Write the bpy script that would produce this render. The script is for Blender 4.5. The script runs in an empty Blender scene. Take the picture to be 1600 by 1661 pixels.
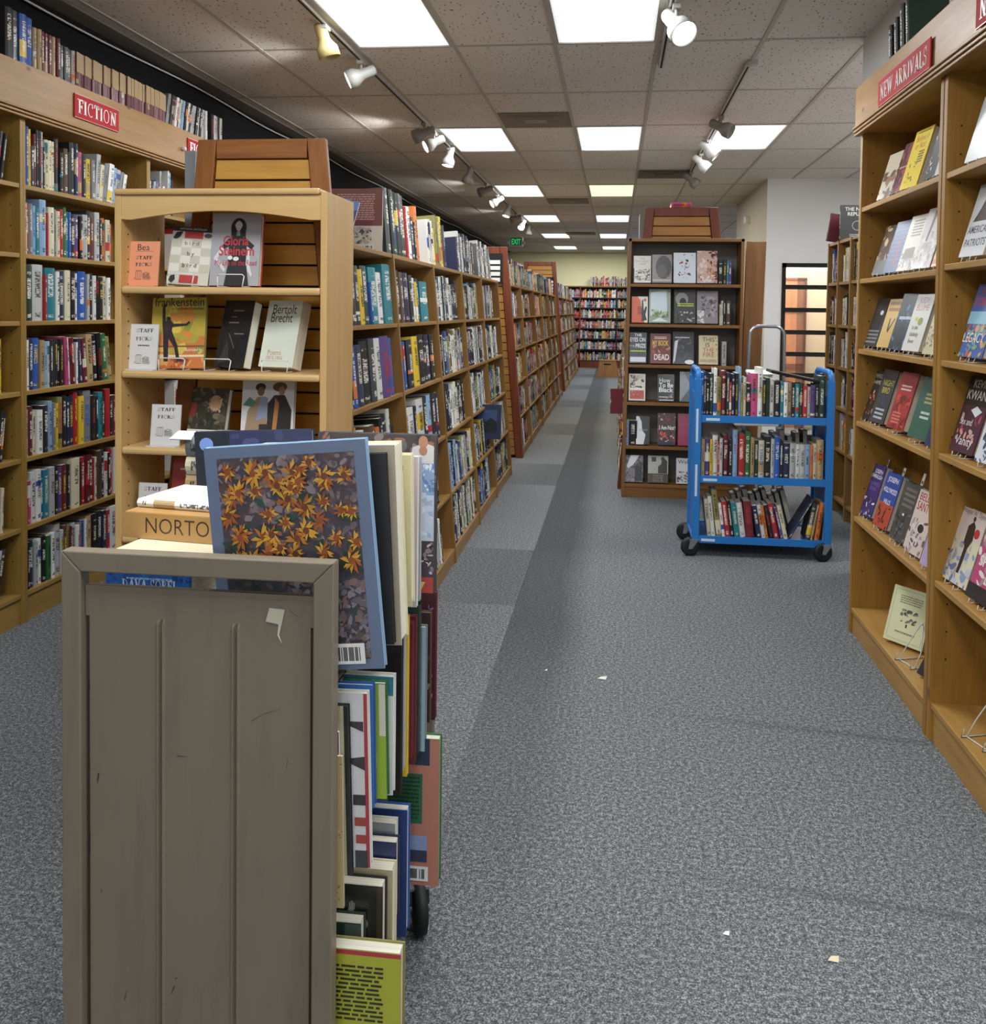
import bpy, math, random, re
from mathutils import Matrix, Vector
PI = math.pi
RND = random.Random(7)
SC = bpy.context.scene
COL = SC.collection

# ---------------------------------------------------------------- camera (1600 x 1661)
F_PX, PX, PY, YAW, PIT, ROL, CH = 1475.6, 820.7, 554.2, .1202, .0351, .0130, 1.533
cy_, sy_ = math.cos(YAW), math.sin(YAW)
fw = Vector((-sy_*math.cos(PIT), cy_*math.cos(PIT), -math.sin(PIT)))
rt = Vector((cy_, sy_, 0)); up = rt.cross(fw)
c_, s_ = math.cos(ROL), math.sin(ROL)
r_ax = c_*rt + s_*up; u_ax = -s_*rt + c_*up
cam_d = bpy.data.cameras.new('camera'); cam = bpy.data.objects.new('camera', cam_d); COL.objects.link(cam)
m = Matrix((r_ax, u_ax, -fw)).transposed().to_4x4(); m.translation = (0, 0, CH); cam.matrix_world = m
cam_d.sensor_fit = 'HORIZONTAL'; cam_d.sensor_width = 36; cam_d.lens = F_PX/1600*36
cam_d.shift_x = -(PX-800)/1600; cam_d.shift_y = (PY-830.5)/1600
cam_d.clip_start = .02; cam_d.clip_end = 100
SC.camera = cam
# ---------------------------------------------------------------- look
SC.view_settings.view_transform = 'Standard'; SC.view_settings.look = 'None'
SC.view_settings.gamma = 1; SC.view_settings.use_curve_mapping = False
SC.view_settings.exposure = 0.0
wd = bpy.data.worlds.new('world'); SC.world = wd; wd.use_nodes = True
wd.node_tree.nodes['Background'].inputs[0].default_value = (.75, .82, .9, 1)
wd.node_tree.nodes['Background'].inputs[1].default_value = 1.0
CEIL = 3.13
GX0, GY0, GW, GL = -.391, 5.507, .61, 1.22          # ceiling grid origin and cell
LIGHT_W = 34.0
def area(name, loc, rot, sx, sy, power, color=(1, 1, 1)):
    l = bpy.data.lights.new(name, 'AREA'); l.shape = 'RECTANGLE'; l.size = sx; l.size_y = sy; l.energy = power; l.color = color
    o = bpy.data.objects.new(name, l); COL.objects.link(o); o.location = loc; o.rotation_euler = rot; return o
LIGHT_CELLS = [(i, j) for j in (-7, -4, -1, 2, 5, 8, 11, 14) for i in (-2, 0)] + [(2, 2), (2, 11), (2, -4), (-5, -4), (4, 0), (5, 2), (5, 5)]  # last three panels are unseen, added to brighten the area beyond the right wall
for i, j in LIGHT_CELLS:
    p = LIGHT_W * (1.0 if j > -6 else 1.2)
    colr = (1, .86, .5) if (i, j) == (0, 5) else (.93, .97, 1)
    area('panel_lamp', (GX0+(i+.5)*GW, GY0+(j+.5)*GL, CEIL-.022), (0, 0, 0), .56, 1.16, p, colr)

# ---------------------------------------------------------------- helpers
def solve(u, ax, known):
    """coordinate along axis ax of the point whose image column is u, other two coordinates known"""
    k = (u-PX)/F_PX
    w = r_ax - k*fw
    d = [known[0], known[1], known[2]-CH] if ax != 2 else [known[0], known[1], 0]
    rest = sum(w[i]*d[i] for i in range(3) if i != ax)
    return -rest/w[ax]
def on(u, v, ax, val):
    r = r_ax*((u-PX)/F_PX) + u_ax*(-(v-PY)/F_PX) + fw
    o = Vector((0, 0, CH)); t = (val-o[ax])/r[ax]; return o+r*t
def srgb(c):
    if isinstance(c, str):
        c = c.lstrip('#'); c = [int(c[i:i+2], 16)/255 for i in (0, 2, 4)]
    return tuple(x/12.92 if x <= .04045 else ((x+.055)/1.055)**2.4 for x in c)
PAL = {'k': ('#17171a', 'black'), 'w': ('#e4e3de', 'white'), 'g': ('#7d7f80', 'grey'), 's': ('#b9bab8', 'light grey'), 'n': ('#1f2748', 'navy'),
       'b': ('#2456a8', 'blue'), 'l': ('#8fb3d6', 'light blue'), 't': ('#1f7f8c', 'teal'), 'e': ('#2f6b3c', 'green'), 'd': ('#1f3a2e', 'dark green'),
       'r': ('#b3262c', 'red'), 'm': ('#6a1a26', 'maroon'), 'o': ('#d8752e', 'orange'), 'y': ('#e3bf2a', 'yellow'), 'c': ('#dcd3b4', 'cream'),
       'a': ('#b59a6c', 'tan'), 'u': ('#5d402c', 'brown'), 'p': ('#c04a78', 'pink'), 'v': ('#54407c', 'purple'), 'x': ('#3b3d42', 'charcoal'),
       'j': ('#8c8548', 'olive')}
def pal(c): return srgb(PAL[c][0])
def lum(c): return .3*c[0]+.6*c[1]+.1*c[2]

class NT:
    def __init__(s, name):
        s.m = bpy.data.materials.new(name); s.m.use_nodes = True; s.t = s.m.node_tree; s.n = s.t.nodes; s.b = s.n['Principled BSDF']
    def node(s, ty, **kw):
        n = s.n.new(ty)
        for k, v in kw.items(): setattr(n, k, v)
        return n
    def put(s, sock, v):
        if isinstance(v, bpy.types.NodeSocket): s.t.links.new(v, sock)
        else:
            if hasattr(sock.default_value, '__len__') and hasattr(v, '__len__') and len(sock.default_value) == 4 and len(v) == 3: v = (*v, 1)
            sock.default_value = v
    def math(s, op, a, b=0.0, c=0.0):
        n = s.node('ShaderNodeMath', operation=op); s.put(n.inputs[0], a); s.put(n.inputs[1], b); s.put(n.inputs[2], c); return n.outputs[0]
    def mix(s, f, a, b, mode='MIX'):
        n = s.node('ShaderNodeMix', data_type='RGBA', blend_type=mode); s.put(n.inputs[0], f); s.put(n.inputs[6], a); s.put(n.inputs[7], b); return n.outputs[2]
    def coord(s, which='Object'): return s.node('ShaderNodeTexCoord').outputs[which]
    def mapping(s, v, scale=(1, 1, 1), loc=(0, 0, 0)):
        n = s.node('ShaderNodeMapping'); s.put(n.inputs['Vector'], v); n.inputs['Scale'].default_value = scale; n.inputs['Location'].default_value = loc; return n.outputs[0]
    def noise(s, v, scale, detail=2, rough=.5, out=0):
        n = s.node('ShaderNodeTexNoise'); s.put(n.inputs['Vector'], v); n.inputs['Scale'].default_value = scale; n.inputs['Detail'].default_value = detail; n.inputs['Roughness'].default_value = rough; return n.outputs[out]
    def voro(s, v, scale, out='Distance', feature='F1'):
        n = s.node('ShaderNodeTexVoronoi', feature=feature); s.put(n.inputs['Vector'], v); n.inputs['Scale'].default_value = scale; return n.outputs[out]
    def ramp(s, f, stops):
        n = s.node('ShaderNodeValToRGB'); s.put(n.inputs[0], f); e = n.color_ramp.elements
        while len(e) < len(stops): e.new(.5)
        for q, (p, c) in zip(e, stops): q.position = p; q.color = (*c, 1) if len(c) == 3 else c
        return n.outputs[0]
    def sep(s, v):
        n = s.node('ShaderNodeSeparateXYZ'); s.put(n.inputs[0], v); return n.outputs
    def comb(s, x, y, z):
        n = s.node('ShaderNodeCombineXYZ'); s.put(n.inputs[0], x); s.put(n.inputs[1], y); s.put(n.inputs[2], z); return n.outputs[0]
    def bump(s, h, strength=.3, dist=.01):
        n = s.node('ShaderNodeBump'); s.put(n.inputs['Height'], h); n.inputs['Strength'].default_value = strength; n.inputs['Distance'].default_value = dist; s.t.links.new(n.outputs[0], s.b.inputs['Normal'])
    def done(s, color=None, rough=.5, metal=0, spec=None, coat=None):
        if color is not None: s.put(s.b.inputs['Base Color'], color)
        s.put(s.b.inputs['Roughness'], rough); s.put(s.b.inputs['Metallic'], metal)
        if spec is not None: s.b.inputs['Specular IOR Level'].default_value = spec
        if coat: s.b.inputs['Coat Weight'].default_value = coat; s.b.inputs['Coat Roughness'].default_value = .12
        return s.m
_flat = {}
def flat(col, rough=.5, metal=0, name=None, emit=0):
    key = (str(col), rough, metal, emit)
    if key in _flat: return _flat[key]
    q = NT(name or 'plain_' + str(len(_flat))); c = srgb(col) if isinstance(col, str) else col
    nz = q.noise(q.coord(), 40, 2); v = q.mix(q.math('MULTIPLY', nz, .12), c, tuple(x*.6 for x in c))
    m_ = q.done(v, rough, metal)
    if emit: q.put(q.b.inputs['Emission Color'], c); q.b.inputs['Emission Strength'].default_value = emit
    _flat[key] = m_; return m_
def wood(name, c1, c2, axis=2, rough=.42, knots=0, fine=1.0):
    q = NT(name); v = q.coord('Object'); sc = [9*fine]*3; sc[axis] = .9*fine
    inf = q.node('ShaderNodeObjectInfo').outputs['Random']
    off = q.math('MULTIPLY', inf, 37.0)
    vm = q.node('ShaderNodeVectorMath', operation='ADD'); q.put(vm.inputs[0], q.mapping(v, sc)); q.put(vm.inputs[1], q.comb(off, off, off))
    n1 = q.noise(vm.outputs[0], 2.2, 5, .6)
    sc2 = [60*fine]*3; sc2[axis] = 2.5
    n2 = q.noise(q.mapping(v, sc2), 3, 3, .6)
    f = q.math('ADD', q.math('MULTIPLY', n1, .75), q.math('MULTIPLY', n2, .35))
    col = q.ramp(f, [(.3, srgb(c2)), (.72, srgb(c1))])
    if knots:
        sck = [3.2]*3; sck[axis] = 1.7
        d = q.voro(q.mapping(v, sck), knots)
        k = q.ramp(d, [(.0, (1, 1, 1)), (.06, (.7, .7, .7)), (.11, (0, 0, 0))])
        col = q.mix(k, col, srgb('#4a2c18'))
    q.bump(n2, .08, .002)
    return q.done(col, rough, spec=.4)
M = {}
M['fic_z'] = wood('fiction_pine', '#a2803e', '#82612a', 2); M['fic_y'] = wood('fiction_pine_shelf', '#ab884a', '#8a6832', 1)
M['header'] = wood('knotty_pine', '#ac844f', '#896236', 1, knots=2.4)
M['bir_z'] = wood('birch', '#cfab72', '#bf9459', 2, fine=.7); M['bir_x'] = wood('birch_shelf', '#d3b07a', '#c39a60', 0, fine=.7)
M['na_z'] = wood('honey_pine', '#ab7f38', '#8a6124', 2, knots=1.8); M['na_y'] = wood('honey_pine_shelf', '#b99050', '#986e32', 1)
M['row_z'] = wood('oak_row', '#9e7640', '#7e5a2c', 2); M['row_y'] = wood('oak_row_shelf', '#a57d46', '#855f30', 1)
M['nf_x'] = wood('walnut_x', '#8e6336', '#6f4924', 0); M['nf_z'] = wood('walnut_z', '#8e6336', '#6f4924', 2)
M['oak_red'] = wood('red_oak', '#a0662f', '#74421a', 2, fine=1.6); M['oak_redx'] = wood('red_oak_x', '#a0662f', '#74421a', 0, fine=1.6)
M['mahog'] = wood('mahogany', '#7a3c22', '#552614', 2); M['slat'] = wood('slat_oak', '#cf9d48', '#ae7a30', 0, fine=1.3)
M['slatd'] = wood('slat_oak_dim', '#b4803c', '#8d5f2a', 0, fine=1.3)
M['board'] = wood('plank', '#9c6f42', '#7e5630', 2)
M['dark'] = flat('#0c0b0a', .8, name='dark_gap'); M['metalw'] = flat('#dedcd6', .4, name='white_wire')
M['hole'] = M['dark']

class MB:
    """collects faces (optionally coloured, with uv) into one mesh"""
    def __init__(s): s.v = []; s.f = []; s.c = []; s.uv = []; s.mi = []; s.sm = []
    def face(s, pts, col=(1, 1, 1), uv=None, mi=0, sm=False):
        b = len(s.v); s.v += [tuple(p) for p in pts]; s.f.append(list(range(b, b+len(pts)))); s.c.append(col); s.uv.append(uv or [(5, 5)]*len(pts)); s.mi.append(mi); s.sm.append(sm)
    def box(s, x0, y0, z0, x1, y1, z1, col=(1, 1, 1), mi=0, mat=None):
        P = [Vector(p) for p in ((x0, y0, z0), (x1, y0, z0), (x1, y1, z0), (x0, y1, z0), (x0, y0, z1), (x1, y0, z1), (x1, y1, z1), (x0, y1, z1))]
        if mat: P = [mat @ p for p in P]
        b = len(s.v); s.v += [tuple(p) for p in P]
        for q in ((0, 3, 2, 1), (4, 5, 6, 7), (0, 1, 5, 4), (1, 2, 6, 5), (2, 3, 7, 6), (3, 0, 4, 7)):
            s.f.append([b+i for i in q]); s.c.append(col); s.uv.append([(5, 5)]*4); s.mi.append(mi); s.sm.append(False)
    def prism(s, pts, a, b, axis=1, mi=0, col=(1, 1, 1)):
        """polygon pts (2D in the other two axes) extruded along axis from a to b"""
        def P(p, h): q = list(p); q.insert(axis, h); return tuple(q)
        n = len(pts); B = len(s.v); s.v += [P(p, a) for p in pts] + [P(p, b) for p in pts]
        fs = [list(range(B, B+n)), list(range(B+n, B+2*n))[::-1]] + [[B+i, B+n+i, B+n+(i+1) % n, B+(i+1) % n] for i in range(n)]
        for q in fs: s.f.append(q); s.c.append(col); s.uv.append([(5, 5)]*len(q)); s.mi.append(mi); s.sm.append(False)
    def tube(s, path, r, n=8, mi=0, closed=False, col=(1, 1, 1)):
        P = [Vector(p) for p in path]; rings = []; N = len(P)
        prev = None
        for i, p in enumerate(P):
            t = (P[min(i+1, N-1)]-P[max(i-1, 0)]).normalized()
            a = prev if prev is not None else (Vector((0, 0, 1)) if abs(t.z) < .9 else Vector((1, 0, 0)))
            a = (a - t*a.dot(t)).normalized(); prev = a; b = t.cross(a)
            rr = r[i] if isinstance(r, (list, tuple)) else r
            rings.append([p+(a*math.cos(2*PI*k/n)+b*math.sin(2*PI*k/n))*rr for k in range(n)])
        B = len(s.v)
        for R_ in rings: s.v += [tuple(q) for q in R_]
        for i in range(N-1):
            for k in range(n):
                s.f.append([B+i*n+k, B+i*n+(k+1) % n, B+(i+1)*n+(k+1) % n, B+(i+1)*n+k]); s.c.append(col); s.uv.append([(5, 5)]*4); s.mi.append(mi); s.sm.append(True)
        for e, rev in ((0, True), (N-1, False)):
            q = [B+e*n+k for k in range(n)]; s.f.append(q[::-1] if rev else q); s.c.append(col); s.uv.append([(5, 5)]*n); s.mi.append(mi); s.sm.append(False)
    def lathe(s, prof, mat=None, n=20, mi=0):
        """profile [(r, z)] about Z"""
        B = len(s.v); mat = mat or Matrix()
        for r, z in prof: s.v += [tuple(mat @ Vector((r*math.cos(2*PI*k/n), r*math.sin(2*PI*k/n), z))) for k in range(n)]
        for i in range(len(prof)-1):
            for k in range(n):
                s.f.append([B+i*n+k, B+i*n+(k+1) % n, B+(i+1)*n+(k+1) % n, B+(i+1)*n+k]); s.c.append((1, 1, 1)); s.uv.append([(5, 5)]*4); s.mi.append(mi); s.sm.append(True)
    def mesh(s, name, mats):
        me = bpy.data.meshes.new(name); me.from_pydata(s.v, [], s.f)
        for m_ in mats: me.materials.append(m_)
        ca = me.color_attributes.new('col', 'FLOAT_COLOR', 'CORNER'); uvl = me.uv_layers.new(name='uv')
        k = 0; cd = []; ud = []
        for f, c, u in zip(s.f, s.c, s.uv):
            for i in range(len(f)): cd += [c[0], c[1], c[2], 1]; ud += [u[i][0], u[i][1]]
        ca.data.foreach_set('color', cd); uvl.data.foreach_set('uv', ud)
        me.polygons.foreach_set('material_index', s.mi); me.polygons.foreach_set('use_smooth', s.sm)
        me.update(); return me
    def build(s, name, mats, parent=None, loc=None, bevel=0):
        if not isinstance(mats, (list, tuple)): mats = [mats]
        o = bpy.data.objects.new(name, s.mesh(name, mats)); COL.objects.link(o)
        if parent: o.parent = parent
        if loc is not None: o.location = loc
        if bevel:
            b = o.modifiers.new('bevel', 'BEVEL'); b.width = bevel; b.segments = 2; b.limit_method = 'ANGLE'; b.angle_limit = .8
        return o
def tag(o, label, cat, group=None):
    o['label'] = label; o['category'] = cat
    if group: o['group'] = group
    return o
def thing(name, label, cat, loc=(0, 0, 0), group=None):
    o = bpy.data.objects.new(name, None); o.empty_display_size = .05; COL.objects.link(o); o.location = loc; tag(o, label, cat, group); return o
def struct(o): o['kind'] = 'structure'; return o
def boxo(name, b, mat, parent=None, bevel=0):
    """box b=(x0,y0,z0,x1,y1,z1) as its own object, origin kept at the parent's"""
    q = MB(); q.box(*b); o = q.build(name, mat, parent, bevel=bevel)
    if parent: o.matrix_parent_inverse = Matrix.Translation(-Vector(parent.location))
    return o
def po(q, name, mats, parent, bevel=0):
    o = q.build(name, mats, parent, bevel=bevel); o.matrix_parent_inverse = Matrix.Translation(-Vector(parent.location)); return o

# ---------------------------------------------------------------- printed art: flat decals with their own colours
q = NT('print'); at = q.node('ShaderNodeAttribute', attribute_name='col').outputs['Color']
nz = q.noise(q.coord(), 60, 3); M['print'] = q.done(q.mix(q.math('MULTIPLY', nz, .08), at, (.35, .33, .32)), .3, spec=.5, coat=.15)
q = NT('matte_print'); at = q.node('ShaderNodeAttribute', attribute_name='col').outputs['Color']; M['mprint'] = q.done(at, .7)
q = NT('paper_pages'); v = q.sep(q.coord()); lay = q.noise(q.comb(q.math('MULTIPLY', v[0], 900), q.math('MULTIPLY', v[1], 3), q.math('MULTIPLY', v[2], 3)), 1, 2)
M['pages'] = q.done(q.ramp(lay, [(.3, srgb('#c9c2ad')), (.7, srgb('#e8e3d2'))]), .8)
def glyph_mesh(txt, bold=0):
    cu = bpy.data.curves.new('lettering', 'FONT'); cu.body = txt; cu.size = 1; cu.resolution_u = 3; cu.offset = bold
    ob = bpy.data.objects.new('lettering', cu); COL.objects.link(ob)
    dg = bpy.context.evaluated_depsgraph_get(); dg.update(); me = bpy.data.meshes.new_from_object(ob.evaluated_get(dg))
    vs = [(p.co.x, p.co.y) for p in me.vertices]; fs = [list(p.vertices) for p in me.polygons]
    bpy.data.objects.remove(ob); bpy.data.curves.remove(cu); bpy.data.meshes.remove(me); return vs, fs
_gl = {}
def glyphs(txt, bold=0):
    if (txt, bold) not in _gl: _gl[(txt, bold)] = glyph_mesh(txt, bold)
    return _gl[(txt, bold)]
# stroke alphabet with serifs (unit height, width): segments (x0,y0,x1,y1,thick) and arcs (cx,cy,rx,ry,a0,a1,thick)
TH, TN = .2, .1
SER = {
 'I': (.34, [(.17, 0, .17, 1, TH)], [(.17, 0), (.17, 1)]), 'F': (.62, [(.17, 0, .17, 1, TH), (.17, .965, .58, .965, TN), (.57, .76, .57, .99, TN), (.17, .5, .45, .5, TN), (.45, .38, .45, .62, TN)], [(.17, 0), (.1, 1)]),
 'E': (.68, [(.17, 0, .17, 1, TH), (.17, .965, .6, .965, TN), (.6, .76, .6, .99, TN), (.17, .5, .47, .5, TN), (.47, .38, .47, .62, TN), (.17, .035, .63, .035, TN), (.63, .01, .63, .26, TN)], [(.1, 0), (.1, 1)]),
 'T': (.7, [(.35, 0, .35, 1, TH), (.06, .965, .64, .965, TN), (.07, .76, .07, .99, TN), (.63, .76, .63, .99, TN)], [(.35, 0)]),
 'N': (.82, [(.17, 0, .17, 1, TN), (.17, .97, .66, .02, TH), (.66, 0, .66, 1, TN)], [(.17, 0), (.13, 1), (.66, 1)]),
 'A': (.78, [(.12, 0, .4, 1, TN), (.4, 1, .67, 0, TH), (.22, .34, .56, .34, TN)], [(.12, 0), (.67, 0)]),
 'V': (.78, [(.12, 1, .4, 0, TH), (.4, 0, .67, 1, TN)], [(.12, 1), (.67, 1)]),
 'W': (1.1, [(.1, 1, .34, 0, TH), (.34, 0, .56, .95, TN), (.56, .95, .78, 0, TH), (.78, 0, 1.0, 1, TN)], [(.1, 1), (.56, 1), (1.0, 1)]),
 'L': (.62, [(.17, 0, .17, 1, TH), (.17, .035, .57, .035, TN), (.57, .01, .57, .28, TN)], [(.17, 1), (.1, 0)]),
 'K': (.8, [(.17, 0, .17, 1, TH), (.2, .45, .6, 1, TN), (.34, .6, .66, 0, TH)], [(.17, 0), (.17, 1), (.6, 1), (.66, 0)]),
 'P': (.66, [(.17, 0, .17, 1, TH), ('a', .2, .735, .36, .23, 90, -90, .12)], [(.17, 0), (.1, 1)]),
 'R': (.8, [(.17, 0, .17, 1, TH), ('a', .2, .735, .36, .23, 90, -90, .12), (.34, .5, .66, .02, TH)], [(.17, 0), (.1, 1), (.68, 0)]),
 'O': (.86, [('a', .43, .5, .32, .47, 0, 360, .14)], []), 'C': (.76, [('a', .43, .5, .32, .47, 50, 310, .14), (.64, .68, .64, 1, TN)], []),
 'S': (.6, [('a', .3, .73, .2, .23, 20, 270, .11), ('a', .3, .27, .21, .23, 90, -160, .13), (.5, .72, .5, 1, TN), (.08, 0, .08, .28, TN)], []),
 'D': (.82, [(.17, 0, .17, 1, TH), ('a', .2, .5, .48, .46, 90, -90, .13)], [(.1, 0), (.1, 1)]),
 'B': (.7, [(.17, 0, .17, 1, TH), ('a', .2, .74, .3, .23, 90, -90, .12), ('a', .2, .27, .37, .25, 90, -90, .12)], [(.1, 0), (.1, 1)]),
 ' ': (.35, [], []),
}
def serif(txt):
    """2D polygons of a serif word, unit cap height; returns (polys, width)"""
    x = 0; out = []
    for ch in txt:
        w, st, sf = SER[ch]
        for g in st:
            if g[0] == 'a':
                _, cx, cy, rx, ry, a0, a1, th = g; n = 14
                for k in range(n):
                    t0 = math.radians(a0+(a1-a0)*k/n); t1 = math.radians(a0+(a1-a0)*(k+1)/n); P = []
                    for t, sgn in ((t0, 1), (t1, 1), (t1, -1), (t0, -1)):
                        hw = th*(.3+.35*abs(math.cos(t)))
                        P.append((x+cx+(rx+sgn*hw*.5)*math.cos(t), cy+(ry+sgn*hw*.5)*math.sin(t)))
                    out.append(P)
            else:
                x0, y0, x1, y1, th = g; d = Vector((x1-x0, y1-y0)).normalized(); n_ = Vector((-d.y, d.x))*th/2
                if abs(d.x) > .25 and abs(d.y) > .25: n_ = Vector((th/2/abs(d.y), 0))
                out.append([(x+x0+n_.x, y0+n_.y), (x+x0-n_.x, y0-n_.y), (x+x1-n_.x, y1-n_.y), (x+x1+n_.x, y1+n_.y)])
        for sx, sy in sf: out.append([(x+sx-.17, sy-(.06 if sy else 0)), (x+sx+.17, sy-(.06 if sy else 0)), (x+sx+.17, sy+(0 if sy else .06)), (x+sx-.17, sy+(0 if sy else .06))])
        x += w+.07
    return out, x-.07
def art(items, W, H, frame, name, parent, mat='print', z0=.0006):
    """items drawn on a W x H panel; frame(a, b, lift) maps panel metres to local space"""
    q = MB(); e = z0
    def add(poly, col):
        q.face([frame(px_*W, py_*H, e) for px_, py_ in poly], col)
    for it in items:
        ty = it[0]; e += .00012 if len(items) < 60 else .00002
        if ty == 'r': _, x0, y0, x1, y1, c = it; add([(x0, y0), (x1, y0), (x1, y1), (x0, y1)], srgb(c))
        elif ty == 'p': add(it[1], srgb(it[2]))
        elif ty == 'e':
            _, cx, cy, rx, ry, c = it; add([(cx+rx*math.cos(2*PI*k/14), cy+ry*math.sin(2*PI*k/14)) for k in range(14)], srgb(c))
        elif ty in 'ts':       # ('t', text, x, y, size, colour[, max width][, align][, bold])
            _, tx, x, y, sz, c = it[:6]; mw = it[6] if len(it) > 6 else None; al = it[7] if len(it) > 7 else 'c'; bo = it[8] if len(it) > 8 else 0
            if ty == 't':
                vs, fs = glyphs(tx, bo); polys = [[vs[i] for i in f] for f in fs]; wd_ = max([v[0] for v in vs] or [1])
                k = sz*H/.7
            else:
                polys, wd_ = serif(tx); k = sz*H
            sx = k
            if mw and wd_*k > mw*W: sx = mw*W/wd_
            elif mw and ty == 's': sx = mw*W/wd_
            ox = x*W-(wd_*sx/2 if al == 'c' else 0)
            for P in polys: q.face([frame(ox+a*sx, y*H+b*k, e) for a, b in P], srgb(c))
        elif ty == 'n':       # loose brushy patches in a rectangle: ('n', x0,y0,x1,y1,count,size,[colours],seed)
            _, x0, y0, x1, y1, n, sz, cs, sd = it; r = random.Random(sd)
            for k in range(n):
                cx, cy = r.uniform(x0, x1), r.uniform(y0, y1); a = r.uniform(0, PI); s1 = sz*r.uniform(.4, 1.3); s2 = s1*r.uniform(.25, .8); c = r.choice(cs)
                P = []
                for t in range(6):
                    th = t*PI/3; rr = r.uniform(.75, 1.1); u_, v_ = s1*rr*math.cos(th), s2*rr*math.sin(th)
                    P.append((min(max(cx+u_*math.cos(a)-v_*math.sin(a), x0), x1), min(max(cy+(u_*math.sin(a)+v_*math.cos(a))*W/H, y0), y1)))
                e += .0000004; add(P, srgb(c))
        elif ty == 'bar':      # barcode
            _, x0, y0, x1, y1, sd = it; r = random.Random(sd); add([(x0, y0), (x1, y0), (x1, y1), (x0, y1)], srgb('#e6e4e0')); e += .00012
            n = 26; dx = (x1-x0)*.8/n; bx = x0+(x1-x0)*.1
            for k in range(n):
                if r.random() < .62: add([(bx+k*dx, y0+(y1-y0)*.15), (bx+k*dx+dx*.8, y0+(y1-y0)*.15), (bx+k*dx+dx*.8, y0+(y1-y0)*.82), (bx+k*dx, y0+(y1-y0)*.82)], srgb('#1a1a1a'))
        elif ty == 'lines':    # small print: ('lines', x0,y0,x1,y1,rows,colour,seed)
            _, x0, y0, x1, y1, n, c, sd = it; r = random.Random(sd); dy = (y1-y0)/n
            for k in range(n):
                x = x0
                while x < x1-.02:
                    w = r.uniform(.02, .09)*(x1-x0)*1.6; w = min(w, x1-x); add([(x, y1-(k+.62)*dy), (x+w, y1-(k+.62)*dy), (x+w, y1-(k+.1)*dy), (x, y1-(k+.1)*dy)], srgb(c)); x += w+.018*(x1-x0)
    return q.build(name, M[mat], parent)
# ---------------------------------------------------------------- books
def book_mat(name, from_obj=True):
    q = NT(name)
    if from_obj:
        inf = q.node('ShaderNodeObjectInfo'); base = inf.outputs['Color']; rnd = inf.outputs['Random']
        acc = q.node('ShaderNodeAttribute', attribute_type='OBJECT', attribute_name='accent').outputs['Color']
        ink = q.node('ShaderNodeAttribute', attribute_type='OBJECT', attribute_name='ink').outputs['Color']
    else:
        base = q.node('ShaderNodeAttribute', attribute_name='col').outputs['Color']; u0 = q.sep(q.node('ShaderNodeUVMap', uv_map='uv').outputs[0])
        cell = q.math('FLOOR', u0[0]); wn = q.node('ShaderNodeTexWhiteNoise', noise_dimensions='1D'); q.put(wn.inputs['W'], cell); rnd = wn.outputs['Value']
        acc = wn.outputs['Color']; acc = q.mix(.72, acc, (.35, .33, .28)); lm = q.node('ShaderNodeRGBToBW'); q.put(lm.inputs[0], base)
        ink = q.mix(q.math('GREATER_THAN', lm.outputs[0], .25), (.75, .72, .65), (.03, .03, .04))
    uv = q.sep(q.node('ShaderNodeUVMap', uv_map='uv').outputs[0]); u = q.math('FRACT', uv[0]); v = uv[1]
    isp = q.math('LESS_THAN', uv[1], 1.5)
    def rf(k): return q.math('FRACT', q.math('MULTIPLY', rnd, k))
    def band(lo, hi):
        return q.math('MULTIPLY', q.math('GREATER_THAN', v, lo), q.math('LESS_THAN', v, hi))
    # accent block
    lo = q.math('MULTIPLY', rf(13.7), .75); hi = q.math('ADD', lo, q.math('MULTIPLY_ADD', rf(29.3), .3, .04))
    blk = q.math('MULTIPLY', band(lo, hi), q.math('GREATER_THAN', rf(51.1), .68))
    col = q.mix(q.math('MULTIPLY', blk, isp), base, acc)
    # lettering along the spine
    tn = q.node('ShaderNodeTexNoise'); q.put(tn.inputs['Vector'], q.comb(q.math('MULTIPLY', u, 3.2), q.math('MULTIPLY', v, 55), q.math('MULTIPLY', rnd, 91))); tn.inputs['Scale'].default_value = 1; tn.inputs['Detail'].default_value = 1
    st = q.math('GREATER_THAN', tn.outputs[0], .47)
    inu = q.math('MULTIPLY', q.math('GREATER_THAN', u, q.math('MULTIPLY_ADD', rf(5.1), .12, .2)), q.math('LESS_THAN', u, q.math('MULTIPLY_ADD', rf(9.3), -.14, .8)))
    b1 = band(q.math('MULTIPLY_ADD', rf(17.9), .2, .3), q.math('MULTIPLY_ADD', rf(23.3), .2, .68)); b2 = band(.06, q.math('MULTIPLY_ADD', rf(31.7), .08, .09)); b3 = band(.84, q.math('MULTIPLY_ADD', rf(37.7), .06, .85))
    tx = q.math('MULTIPLY', q.math('MULTIPLY', st, inu), q.math('MINIMUM', 1, q.math('ADD', b1, q.math('ADD', b2, b3))))
    tx = q.math('MULTIPLY', tx, isp)
    col = q.mix(q.math('MULTIPLY', tx, .85), col, ink)
    wear = q.noise(q.coord(), 18, 3); col = q.mix(q.math('MULTIPLY', wear, .07), col, (.3, .28, .26))
    return q.done(col, q.math('MULTIPLY_ADD', rf(3.3), .35, .28), spec=.45)
M['book'] = book_mat('book_cloth'); M['bookfar'] = book_mat('book_cloth_far', False)
_bm = {}
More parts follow.
